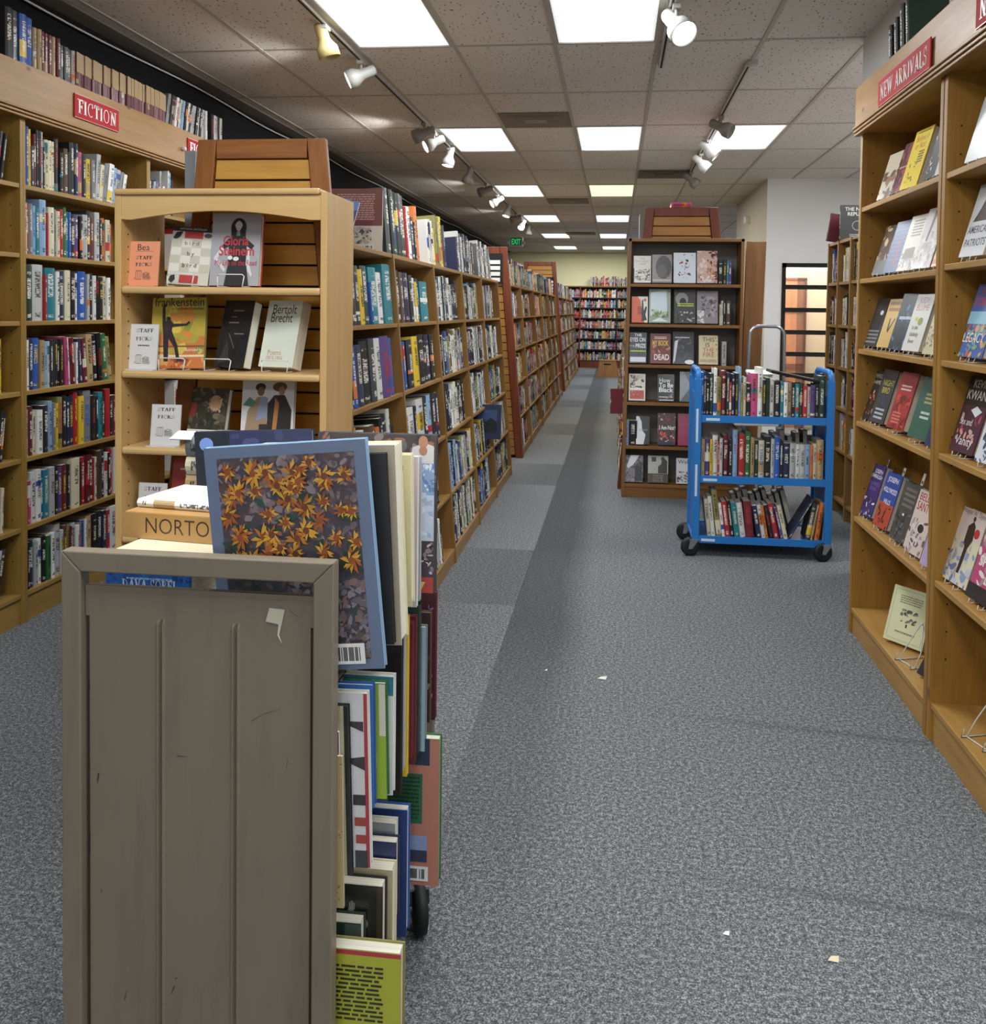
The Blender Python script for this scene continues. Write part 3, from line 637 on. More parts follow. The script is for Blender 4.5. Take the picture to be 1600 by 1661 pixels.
def gondola(label, y0, posts, end_top, left_base, left_top, fr_m, sl_m):
    t = thing('island_shelving', label, 'shelving unit', (-1.3, (y0+posts[-1])/2, 0)); y1 = posts[-1]
    trapezoid_end(t, y0, left_base, -.93, left_top, face_x(end_top), end_top, fr_m, sl_m)
    D = .27
    for y in posts:
        b = MB(); b.prism([(face_x(0), 0), (face_x(1.80), 1.80), (face_x(1.8)-D+.05, 1.80), (face_x(0)-D, 0)], y-.02, y, 1); po(b, 'upright', M['row_z'], t, .0015)
    for k in range(len(posts)-1):
        for z in GZ:
            fx_ = face_x(z)-.004; b = MB(); b.prism([(fx_, z), (fx_, z-.02), (fx_-D+.03, z-.02-.09*(D-.03)), (fx_-D+.03, z-.09*(D-.03))], posts[k], posts[k+1]-.02, 1); po(b, 'shelf', M['row_y'], t, .0015)
    b = MB(); b.prism([(face_x(0)-D, 0), (face_x(1.8)-D+.05, 1.8), (face_x(1.8)-D+.03, 1.8), (face_x(0)-D-.02, 0)], y0, y1, 1); po(b, 'back_panel', M['row_z'], t)
    b = MB(); b.box(face_x(0)-.03, y0+.02, 0, face_x(0)-.015, y1-.02, .07); po(b, 'kick_board', M['row_y'], t)
    # the other face of the island
    c = (left_base-.93); ml = lambda x: c-x
    b = MB()
    b.prism([(ml(face_x(0)), 0), (ml(face_x(1.8)), 1.8), (ml(face_x(1.8)-D+.03), 1.8), (ml(face_x(0)-D), 0)], y0+.03, y0+.05, 1)
    b.prism([(ml(face_x(0)), 0), (ml(face_x(1.8)), 1.8), (ml(face_x(1.8)-D+.03), 1.8), (ml(face_x(0)-D), 0)], y1-.02, y1, 1)
    for z in GZ: b.box(ml(face_x(z)), y0+.05, z-.02, ml(face_x(z)-D+.03), y1-.02, z)
    po(b, 'rear_shelving', M['row_z'], t)
    return t
P1 = [3.5, 4.40, 5.39, 6.386, 7.33, 8.36]
gondola('long slanted oak island shelving behind the staff picks case', 3.46, P1, 2.186, -1.84, -1.644, M['oak_red'], M['slat'])
P2 = [9.4, 10.43, 12.03, 13.26, 14.57, 15.5, 16.4]
gondola('second slanted island shelving with a tall slatted end panel', 9.34, P2, 2.18, -1.84, -1.65, M['mahog'], M['slatd'])
P3 = [17.3, 18.8, 20.3, 21.8, 23.3]
gondola('third slanted island shelving nearest the back wall', 17.25, P3, 2.45, -1.95, -1.75, M['mahog'], M['slatd'])
# slatwall sign holders on the end panels
for y, z0, lab in ((9.33, 1.80, 'black sign holder with white title strips on the second island end'), (17.24, 1.85, 'sign holder with white strips on the third island end')):
    t = thing('sign_holder', lab, 'sign', (-1.23, y-.04, z0)); boxo('backing', (-1.33, y-.045, z0, -1.17, y-.033, z0+.31), M['dark'], t)
    for k in range(4): boxo('strip', (-1.315, y-.049, z0+.02+k*.06, -1.19, y-.045, z0+.06+k*.06), M['metalw'], t)

# ================================================================ staff picks case
SX0, SX1, SY0, SY1, ST = -1.785, -1.0, 3.07, 3.39, 1.94
SZ = [1.60, 1.297, 1.022, .70, .36, .08]
t = thing('staff_picks_case', 'light birch open-backed display case holding STAFF PICKS signs', 'bookcase', (-1.39, 3.23, 0))
boxo('side_panel', (SX0, SY0, 0, SX0+.024, SY1, ST-.012), M['bir_z'], t, .002); 
boxo('side_panel', (SX1-.024, SY0, 0, SX1, SY1, ST-.006), M['bir_z'], t, .002)
boxo('top_board', (SX0+.002, SY0-.012, ST-.016, SX1-.024, SY1, ST+.006), M['bir_x'], t, .008)
b = MB(); n = 16; pts = [(SX0+.024, ST-.016), (SX0+.024, 1.838)]
for k in range(n+1):
    a = k/n; pts.append((SX0+.06+(SX1-.024-SX0-.1)*a, 1.836+.032*math.sin(PI*a)))
pts += [(SX1-.024, 1.836), (SX1-.024, ST-.016)]
b.prism(pts, SY0+.002, SY0+.022, 1); po(b, 'arched_rail', M['bir_x'], t, .0015)
for z in SZ:
    boxo('shelf', (SX0+.024, SY0-.004, z-.026, SX1-.024, SY1-.01, z), M['bir_x'], t, .009)
boxo('kick_board', (SX0+.024, SY0+.02, 0, SX1-.024, SY0+.036, .055), M['bir_x'], t)
b = MB()
for yy in (SY0+.05, SY1-.05):
    for k in range(34): b.box(SX0+.0235, yy-.003, .3+k*.045, SX0+.0245, yy+.003, .306+k*.045)
po(b, 'peg_holes', M['hole'], t)['kind'] = 'stuff'
boxo('grey_board', (-1.733, 3.50, 1.85, -1.69, 3.9, 2.155), flat('#8b8f94', .7, name='grey_card'), thing('grey_display_board', 'grey board edge standing left of the trapezoid panel', 'board', (-1.71, 3.6, 1.83)))
# ================================================================ BOOKS ON THE FICTION WALL
def axis_crop(scale, u0, ax, known):
    return lambda c: solve(u0+c*scale, ax, known)
SC2 = 300/1132
nov = ['155w10 ', ]
FSHELF = [
 (155, 'w9 b18 y16 n22 m14 k14h9 k18h9 s16h9 k12 c20h8 c20h8 c20h8 k26h8.6 k20 u24h7.4 k22h7 k28h8.8 n20h8.8 p26h7.6 k22 y26h6.8 g22h6.8 s24>5 c22>7 g22>8 w30h7>9 l18h6.6>10 s24h6.4>12 g20h6.2>13 w18h6>14'),
 (155, 'c20h8 r15h8 g24h8 l22h7.8 t24h7.6 l40h9 r8h7 c36h8 g17h7.8 c22h7.6 r18h8 e18h8.4 t14h7.8 b16h7.8 k26h7.6 v24h7.6 k18h7.4 s30h7.8 k22h8.6 m24h7.6 s30h8.6 k14h7.4 o20h7.8 c26h7.6 o14h7'),
 (165, 'd54h8.9 s66h9.2 r10h7.6 t60h8.8 w20h8.3 n30h8.4 c34h8.6 k32h8.4 w24h8.2 b46h8.6 s14h8.2 k22h8.4 w22h8 k20h8 k24h7.8 c22h8 w18h7.8 m12h7.6'),
 (165, 'w20h7.8 n26h8 b42h8>2 a26h7.6 l16h7.4 s14h7.4 k18h7.6 k14h7.4 k18h7.6 k16h7.4 k16h7.6 p20h8<4 w20h7.8<4 m22h7.8<4 w10h7 n22h7.6<5 m24h7.6<5 a36h8.2<4 k30h8<5 k26h8.4<5 e30h8.2<6 j24h7.6<8'),
 (170, 's18h7.6 m28h8 c22h7 w34h7.2 k34h7.8 l26h8.4 g18h8 y20h7.8 j30h8.8 k22h9 n24h8.6 n22h8.8 r24h9.2 y32h8.4 g46h9.2 k24h8.2 k18h8 t26h8.6 d16h7.8 r28h9 k20h7.6 m24h7.6'),
 (175, 'p26h6.8 w32h8 w32h8.2 b18h7.6 t32h7.8 s30h8 k24h8 v24h7.6 m32h7.8 k22h7.6 c50h8.4 k16h7.6 r22h8.2 m24h8.4 m22h8.2 r8h7.6 w18h7.6 u22h8.6 n22h8.6 w18h8 k16h7.8 r20h8.2 w22h8.4'),
 (180, 'k12h7.4 n32h7.6 s22h7.4 w24h7.6 k28h7.8 e24h7.6 w26h7.8 s36h9 s18h7.6 u20h8.2 j18h8 m14h7.6 s24h8 w16h7.4 g22h7.6 b16h7.8 w14h7.8 a32h8.2 k30h8.2 k26h8.4 n24h8.2 r22h8 w40h8.4 n16h8'),
]
for k, ((c0, toks), z) in enumerate(zip(FSHELF, FS)):
    clear = (FS[k-1]-z-.022) if k else .31
    fn = axis_crop(SC2, 0, 1, (FX-.012, 0, z+.12))
    shelf_run(toks, f'on the {"top" if k == 0 else ORD[k]} FICTION shelf', f'novels on the {ORD[k]} shelf of the FICTION bay', 'novel', (c0, FX-.012), fn, '+x', z, clear, .17)
# left bay, the few that show at the photo's edge
LB = [(0, [(3.86, 'k26h7.6>10 k16h7.4>10')]), (3, [(3.855, 'k20 y22h8.4')]), (4, [(3.86, 'k20h8>8 n18h7.6>8')]), (5, [(3.80, 'b36h8.4 k24h8>3 r12h6.8>3 c20h7>3')]), (6, [(3.78, 'g30h8.6>12 s26h8>12 x32h8>12')])]
for k, L in LB:
    for y0, tk in L:
        shelf_run(tk, f'on {ORD[k]} shelf at far left edge', 'novels in the bay at the left edge', 'novel', (y0, FX-.02), None, '+x', FS[k], .3, .16)
# third bay, seen over and through the staff picks case
for k, z in enumerate(FS):
    tk = ['w22h6 k26h6 k20h5.8 s26h6.2 b14 g18h6.2 v22h6 s20 w20h5.6 a24h5.8 c20h5.4 w18 y14 l26 k20', 'w24 r18 y20 c26 k24 e18 n30 r14 w20 k22 b26', 'c22 r18 w20 r14 y24 w18 e12 k30 w22 n24 l20', 'w26 l18 s22 w14 t24 r16 k28 c22 w20', 'w20 r12 w22 k18 m24 r20 k16 w26 k22 g20', 'w22 m18 w20 b14 s22 n18 k24 r20 c18 w20', 'k24 w20 n22 g18 k20 c24 w16 b20'][k]
    shelf_run('_120 '*0+tk, f'on {ORD[k]} shelf behind staff picks case', 'novels in the bay behind the staff picks case', 'novel', (5.215 if k == 0 else (5.62 if k < 3 else 5.55), FX-.012), None, '+x', z, .31, .17)
# sets on top of the header
TOPV = [('k50 x50 b54 b54', .27), ('a28 a30 _2 m30 m30 m30 a30 m28', .235), ('x34 x34 x34 s30', .21), (' '.join(['m26']*10)+' _3 '+' '.join(['m26']*14)+' _2 '+' '.join(['m26']*13), .212), ('g36>12 k30>12 m24>12 w30>13 k26>13 s34>13 l30>12 k24>12 w30>13 k30>13 w24>13 s30>13 k26>10 w34>10 k26>8 s30>8 w24 _80 k40 w26 s34 k30 w40', .235)]
TY = on(10, 60, 0, FX-.05).y; pos = 3.93
labs = ['in tall blue set on header', 'in tan and maroon set on header', 'in charcoal set on header', 'in two-tone set on header', 'leaning on the header']
for (tk, h), wh in zip(TOPV, labs):
    r = shelf_run(re.sub(r'([a-z]\d+(?:\.\d+)?)(?=[ ><]|$)', r'\1h9.6', tk), wh, 'bound volumes '+wh, 'bound_volume', (pos, FX-.018), None, '+x', 2.643, h, .17, hard_p=1)
    for t_ in tk.split(): pos += float(re.search(r'[\d.]+', t_).group())*.001*(1 if not t_.startswith('_') else 1)
# tan upper half on the two-tone volumes comes from a band mesh on each
for o in [o for o in COL.objects if o.name.startswith('bound_volume') and 'two-tone' in o.get('group', '')]:
    o.color = (*srgb('#6b3038'), 1); o['ink'] = srgb('#7a4a48'); me = o.data
    q_ = MB(); T = max(v_.co.x for v_ in me.vertices); q_.box(.0006, -.0006, .118, T-.0006, .004, .2395)
    bb = q_.build('spine_band', flat('#b59a76', .7, name='two_tone_tan'), o)
print('novels', sum(o.name.startswith('novel') for o in COL.objects), 'vol', sum(o.name.startswith('bound') for o in COL.objects))

# ================================================================ BOOKS IN THE ISLAND ROW
def gon_run(tk, bay, tier, start=None, ph=None):
    z = GZ[tier]; clear = .315 if tier else .36
    names_t = ['atop', 'in second tier of', 'in third tier of', 'in fourth tier of', 'in fifth tier of', 'in bottom tier of']
    fx = face_x(z)-.012
    if start is None: fn = None; st = P1[bay]+.012
    else: fn = axis_crop(300/1466, 540, 1, (fx, 0, z+.13)); st = start
    shelf_run(tk, f'{names_t[tier]} island bay {["one", "two", "three"][bay]}', f'books in the {ORD[bay]} bay of the island shelving', 'book', (st, fx), fn, '+x', z+.001, clear, .2, tilt=.09, hard_p=.6)
gon_run('x30h9.2 k24h9.2 e10h8.8 k22h9 k26h9.2 k30h9.2 _6 r12h7.8 w24h8 n22h6.6 k10h6 o22h8.6', 1, 0, 470)
gon_run('k44h8.4 k40h8 y28h7.6 d46h8.2 b14h6 t58h8.2 w42h7.6 t60h9 s14h6 o34h7.6', 0, 1, 168)
gon_run('k34h8.4 u20h8.2 n46h8.2 r10h7.6 k24h8 w20h7.6 y12h7 k26h7.6 t56h7.2 ', 1, 1, 530)
gon_run('s28h8 k26h8.4 b24h8 n50h8.2 k60h8.6 x40h8.8 w40h8.8 v64h9 b34h8.6', 0, 2, 155)
gon_run('k22h8 b16h7.8 b18h7.6 k40h8 y44h8.4 k46h8.6 _6 k16h7.4 n32h8.4 k24h8.4', 1, 2, 568)
gon_run('w36 w50h7.4 a12 w60h7.8 k30 u40h8 r20 o22 k22h8.4 k46h8.6 w14 k18', 0, 3, 150)
gon_run('b16h7.4 w22h8 w50h7.8 k14h7.8 w52h8.6 k34h8.6 l30h8.6 k36h8.6 n20h8.4', 1, 3, 600)
gon_run('_400 l22 k26 e24h7.2 c30 k20 w28h8 s26 e30h7 w32h7.4 k16 a30 k24', 1, 4)
gon_run('_400 k24 w30 s20 k30h8 w44h8.6 s30 k28 w40h8 k20', 1, 5)
# bay two
fxt = lambda z: face_x(z)-.012
gon_run('w40h7.6 c34h7.4 s26h7.8 w30h7.6 y22h6.4 _30 j60h8.8 j50h8.8 j50h8.8 y60h9 g24h6.6 x40h7.6 n50h7.8', 2, 0)
# two big face-on books at the near end of the top tier
def dbook(label, W, H, T, loc, phi, lean, items, base='w', roll=0, group=None, name='book', hard=True, accent=None):
    col = pal(base) if len(base) == 1 else srgb(base)
    mt = Matrix.Translation(loc) @ Matrix.Rotation(math.radians(phi), 4, 'Z') @ Matrix.Rotation(-math.radians(lean), 4, 'Y') @ Matrix.Rotation(math.radians(roll), 4, 'X')
    o = book(name, T, W, H, mt, col, hard, 0, 0, exact=True)
    # recentre: pivot at the rear bottom middle
    o.matrix_world = mt @ Matrix.Translation((0, -W/2, 0)); tag(o, label, 'book', group)
    if items: art(items, W, H, lambda a, b_, e: (T+e, a, b_), 'cover_art', o)
    return o
def face_book(label, u0, u1, v0, v1, Y, T, items, base='w', lean=12, phi=-90, roll=0, group=None, hard=True, xz=None):
    """display book whose cover fills columns u0..u1 and rows v0 (top)..v1 (bottom) at distance Y"""
    a, b_ = on(u0, v1, 1, Y), on(u1, v1, 1, Y); W = (b_.x-a.x)/max(.3, math.cos(math.radians(phi+90)))
    zt = on((u0+u1)/2, v0, 1, Y+.05).z; zb = xz if xz is not None else a.z
    H = (zt-zb)/math.cos(math.radians(lean))
    return dbook(label, W, H, T, ((a.x+b_.x)/2, Y+T, zb), phi, lean, items, base, roll, group, hard=hard)
z = GZ[0]
dbook('big book with brown cover over a cream panel, top of the island row', .26, .315, .03, (-1.27, 4.37, z), -90, 3, [('r', 0, .42, 1, 1, '#7a3f30'), ('lines', .12, .5, .85, .92, 12, '#b98f7c', 3), ('r', 0, 0, 1, .42, '#d8d0bc'), ('n', .3, .14, .8, .4, 60, .05, ['#5a5148', '#8f8472', '#beb39c'], 4), ('bar', .55, .03, .85, .13, 5)], 'x')
dbook('slim blue covered book leaning left on top of the island row', .15, .25, .012, (-1.33, 4.14, z), -88, 4, [('r', 0, 0, 1, 1, '#28407e'), ('p', [(0, .5), (1, .85), (1, 1), (.2, 1)], '#5c7fc0'), ('e', .55, .45, .12, .08, '#c98a5a'), ('r', .1, .03, .5, .1, '#cfd6e4')], 'b', roll=-14, hard=False)
dbook('white booklet with bold black letters beside the birch case top', .15, .21, .008, (-1.36, 4.02, z), -88, 4, [('t', 'BOOK', .6, .4, .16, '#17171a'), ('n', .3, .08, .9, .28, 40, .05, ['#17171a', '#333333'], 4)], 'w', roll=-10, hard=False)
dbook('dark blue book standing cover out at the end of the black row', .18, .24, .02, (-1.26, 5.12, z), -90, 4, [('n', 0, 0, 1, 1, 50, .2, ['#1a2230', '#2c3c55', '#5b6f8c', '#141a24'], 9)], 'n')
dbook('dark blue landscape book sticking out of the island row', .20, .27, .02, (face_x(.75)+.02, 7.02, .52), -90, 4, [('r', .08, .2, .85, .85, '#3d4f7a'), ('p', [(.08, .2), (.85, .2), (.85, .5), (.6, .62), (.4, .5), (.25, .58), (.08, .45)], '#12161f')], 'n')
# remaining bays and islands as one mass of books
for bi in range(2, 5):
    for ti, z in enumerate(GZ):
        if bi == 2 and ti == 0: continue
        far_run(P1[bi]+.01, P1[bi+1]-.03, fxt(z), '+x', z, .31 if ti else .33, .09, fill=RND.uniform(.7, .97), depth=.2, palette='kkkwwwcgsnnbxxdjywlku', tmin=.018, tmax=.055, hmin=.75)
for P_ in (P2, P3):
    for bi in range(len(P_)-1):
        for ti, z in enumerate(GZ): far_run(P_[bi]+.01, P_[bi+1]-.03, fxt(z), '+x', z, .31, .09, fill=RND.uniform(.6, .98), depth=.2, tmin=.015, tmax=.045)

# ================================================================ BACK WALL
t = thing('black_bookcase', 'wide black bookcase along the cream back wall', 'bookcase', (-.3, 24.7, 0)); BX0, BX1 = -1.45, 2.6; BZ = [.2, .50, .79, 1.07, 1.345, 1.62, 1.89]
M['blk'] = flat('#15120f', .5, name='black_laminate')
for x in (BX0, -.98, .0, .95, 1.9, BX1-.03): boxo('upright', (x, 24.6, 0, x+.03, 24.9, 2.2), M['blk'] if x != -.98 else M['mahog'], t)
for z in BZ+[2.2]: boxo('shelf', (BX0+.03, 24.605, z-.03, BX1-.03, 24.9, z), M['blk'] if z != 2.2 else M['nf_x'], t)
boxo('kick_board', (BX0, 24.6, 0, BX1, 24.62, .17), M['mahog'], t); boxo('back_panel', (BX0, 24.9, 0, BX1, 24.92, 2.2), M['blk'], t)
for x0, x1 in ((BX0+.03, -.98), (-.95, 0), (.03, .95), (.98, 1.9)):
    for z in BZ: far_run(x0, x1, 24.62, '-y', z, .25, palette='kkwwrrogybcamptewkr', fill=.98, tmin=.018, tmax=.04)
for x0, x1 in ((-.7, -.5), (-.42, -.2), (-.18, .05), (.12, .35)): far_run(x0, x1, 24.64, '-y', 2.2, .3, palette='wrmskgcr', fill=.95)
t = thing('step_stool', 'small tan wooden step stool with a hand slot by the back wall', 'stool', (-.2, 21.2, 0)); b = MB()
b.prism([(-.42, 0), (.1, 0), (.02, .38), (-.36, .38)], 21.1, 21.12, 1); po(b, 'front_panel', M['board'], t); boxo('top', (-.37, 21.09, .38, .03, 21.4, .4), M['board'], t); boxo('hand_slot', (-.26, 21.095, .29, -.1, 21.1, .32), M['dark'], t)
b = MB(); b.prism([(-.42, 0), (.1, 0), (.02, .38), (-.36, .38)], 21.38, 21.4, 1); po(b, 'rear_panel', M['board'], t)
t = thing('exit_sign', 'green lit EXIT sign with two lamp heads under the ceiling', 'exit sign', (-2.03, 18.5, 2.93))
boxo('housing', (-2.19, 18.5, 2.83, -1.91, 18.56, 3.02), flat('#cfd3cf', .5), t)
b = MB(); b.tube([(-2.05, 18.53, 3.02), (-2.05, 18.53, CEIL)], .012, 8); po(b, 'stem', M['metalw'], t)
gm = flat('#3fe07a', .5, name='exit_green', emit=.55); boxo('face', (-2.16, 18.495, 2.85, -1.94, 18.5, 3.0), flat('#2b4a38', .6, name='exit_face', emit=.25), t)
q_ = MB(); vs, fs = glyphs('EXIT', .02); wv = max(v[0] for v in vs)
for f in fs: q_.face([(-2.145+vs[i][0]/wv*.19, 18.49, 2.87+vs[i][1]/.72*.11) for i in f])
po(q_, 'lettering', gm, t)
for sx in (-2.215, -1.885): b = MB(); b.lathe([(0, 0), (.035, 0), (.03, .05), (0, .06)], Matrix.Translation((sx, 18.49, 2.9)) @ Matrix.Rotation(-PI/2, 4, 'X')); po(b, 'lamp_head', flat('#e8eae8', .4), t)

# ================================================================ RIGHT ISLAND AND ITS DISPLAY CASE
NX0, NX1, NY, NT_ = .068, 1.02, 7.53, 2.13; NZ = [1.76, 1.431, 1.097, .787, .425, .08+.03]
t = thing('display_case', 'brown bookcase of face-out books at the end of the right aisle island', 'bookcase', (.55, 7.7, 0))
lean = lambda z: .045*(z/2.13)
for xa in (NX0, NX1-.025):
    b = MB(); sg = 1 if xa == NX0 else 0
    b.prism([(xa+lean(0)*sg, 0), (xa+.025+lean(0)*sg, 0), (xa+.025+lean(NT_)*sg*.6, NT_), (xa+lean(NT_)*sg*.6, NT_)], NY, NY+.3, 1); po(b, 'side_panel', M['nf_z'], t, .002)
for z in NZ: boxo('shelf', (NX0+.02, NY+.004, z-.025, NX1-.02, NY+.29, z), M['nf_x'], t, .002)
boxo('top_board', (NX0+.022, NY, NT_-.025, NX1, NY+.3, NT_), M['nf_x'], t, .002); boxo('back_panel', (NX0+.02, NY+.285, 0, NX1-.02, NY+.298, NT_-.01), flat('#85807a', .8, name='grey_backing'), t)
boxo('kick_board', (NX0+.02, NY+.01, 0, NX1-.02, NY+.03, .085), M['nf_x'], t)
t = thing('island_shelving', 'right aisle slanted island with a mahogany trapezoid end panel', 'shelving unit', (.5, 12, 0)); T0 = 2.42
trapezoid_end(t, 7.9, .035, 1.12, .235, .84, T0, M['mahog'], M['slatd'])
gx = lambda z: .035+.09*z
for y in (8.0, 9.2, 10.4, 11.6, 12.8, 14.0, 15.2, 16.4):
    b = MB(); b.prism([(gx(0), 0), (gx(0)+.26, 0), (gx(1.8)+.22, 1.8), (gx(1.8), 1.8)], y-.02, y, 1); po(b, 'upright', M['row_z'], t)
for z in GZ: boxo('shelf', (gx(z)+.004, 7.95, z-.02, gx(z)+.25, 16.4, z), M['row_y'], t)
b = MB(); b.prism([(gx(0)+.26, 0), (gx(0)+.3, 0), (gx(1.8)+.25, 1.8), (gx(1.8)+.22, 1.8)], 7.92, 16.4, 1); po(b, 'back_panel', M['row_z'], t)
hx = lambda z: 1.12-.045*z
for y in (8.0, 8.7): b = MB(); b.prism([(hx(0)-.26, 0), (hx(0), 0), (hx(2.1), 2.1), (hx(2.1)-.22, 2.1)], y-.02, y, 1); po(b, 'upright', M['row_z'], t)
for z in (.1, .45, .8, 1.15, 1.5, 1.83): boxo('shelf', (hx(z)-.24, 7.95, z-.02, hx(z)-.004, 8.7, z), M['row_y'], t)
for bi in range(6):
    for z in GZ:
        a0 = 8.02+1.2*bi; fixed = gx(z)+.01; far_run(a0, a0+1.1, fixed, '-x', z, .3, -.0, fill=.9, depth=.18)
for z in (.45, .8, 1.15, 1.5, 1.83): far_run(8.0, 8.66, hx(z)-.012, '+x', z, .3, palette='nksvwcgnp', depth=.18)
FARO = far.build('distant_books', M['bookfar']); FARO['kind'] = 'stuff'; tag(FARO, 'hundreds of mixed books on the far shelves and the back wall', 'books')
def prot(label, x, y, z, T, W, H, c): dbook(label, W, H, T, (x, y, z), -90, 0, None, c)
prot('dark red book sticking out of the right island near the floor', gx(.4)-.03, 9.6, .46, .03, .17, .26, 'm')
for k, (y, z) in enumerate(((8.6, 1.12), (8.6, .79))):
    bq = MB(); bq.box(gx(z)-.035, y, z+.02, gx(z)-.028, y+.16, z+.3-.0*k, srgb('#e4e2dc')); tag(bq.build('paper_sheet', M['mprint']), f'white sheet hanging from the right island shelf edge, {["upper", "lower"][k]} one', 'paper')
# leaning boards and the tall brown plank beside the island
t = thing('leaning_board', 'tall brown wooden board leaning beside the right aisle island', 'board', (1.2, 8.15, 0))
b = MB(); b.prism([(1.075, 0), (1.19, 0), (1.24, 2.13), (1.105, 2.13)], 7.84, 7.865, 1); po(b, 'face_board', M['board'], t, .002)
b = MB(); b.prism([(1.045, 0), (1.075, 0), (1.105, 2.13), (1.075, 2.13)], 7.81, 7.866, 1); po(b, 'edge_board', M['board'], t, .002)
b = MB(); b.prism([(1.22, 0), (1.28, 0), (1.33, 2.03), (1.27, 2.03)], 8.45, 8.5, 1); tag(b.build('dark_leaning_board', M['mahog']), 'darker board leaning behind the tall brown plank', 'board')
# pink and dark books on top of the trapezoid
dbook('pink edged book lying on top of the mahogany trapezoid panel', .25, .17, .04, (.62, 8.0, T0+.002), 0, 90, None, 'p')
boxq = MB(); boxq.box(.19, 7.98, 1.9, .21, 8.25, 2.38, srgb('#8d8f90')); tag(boxq.build('grey_card_panel', M['mprint']), 'grey card edge standing left of the mahogany trapezoid', 'board')

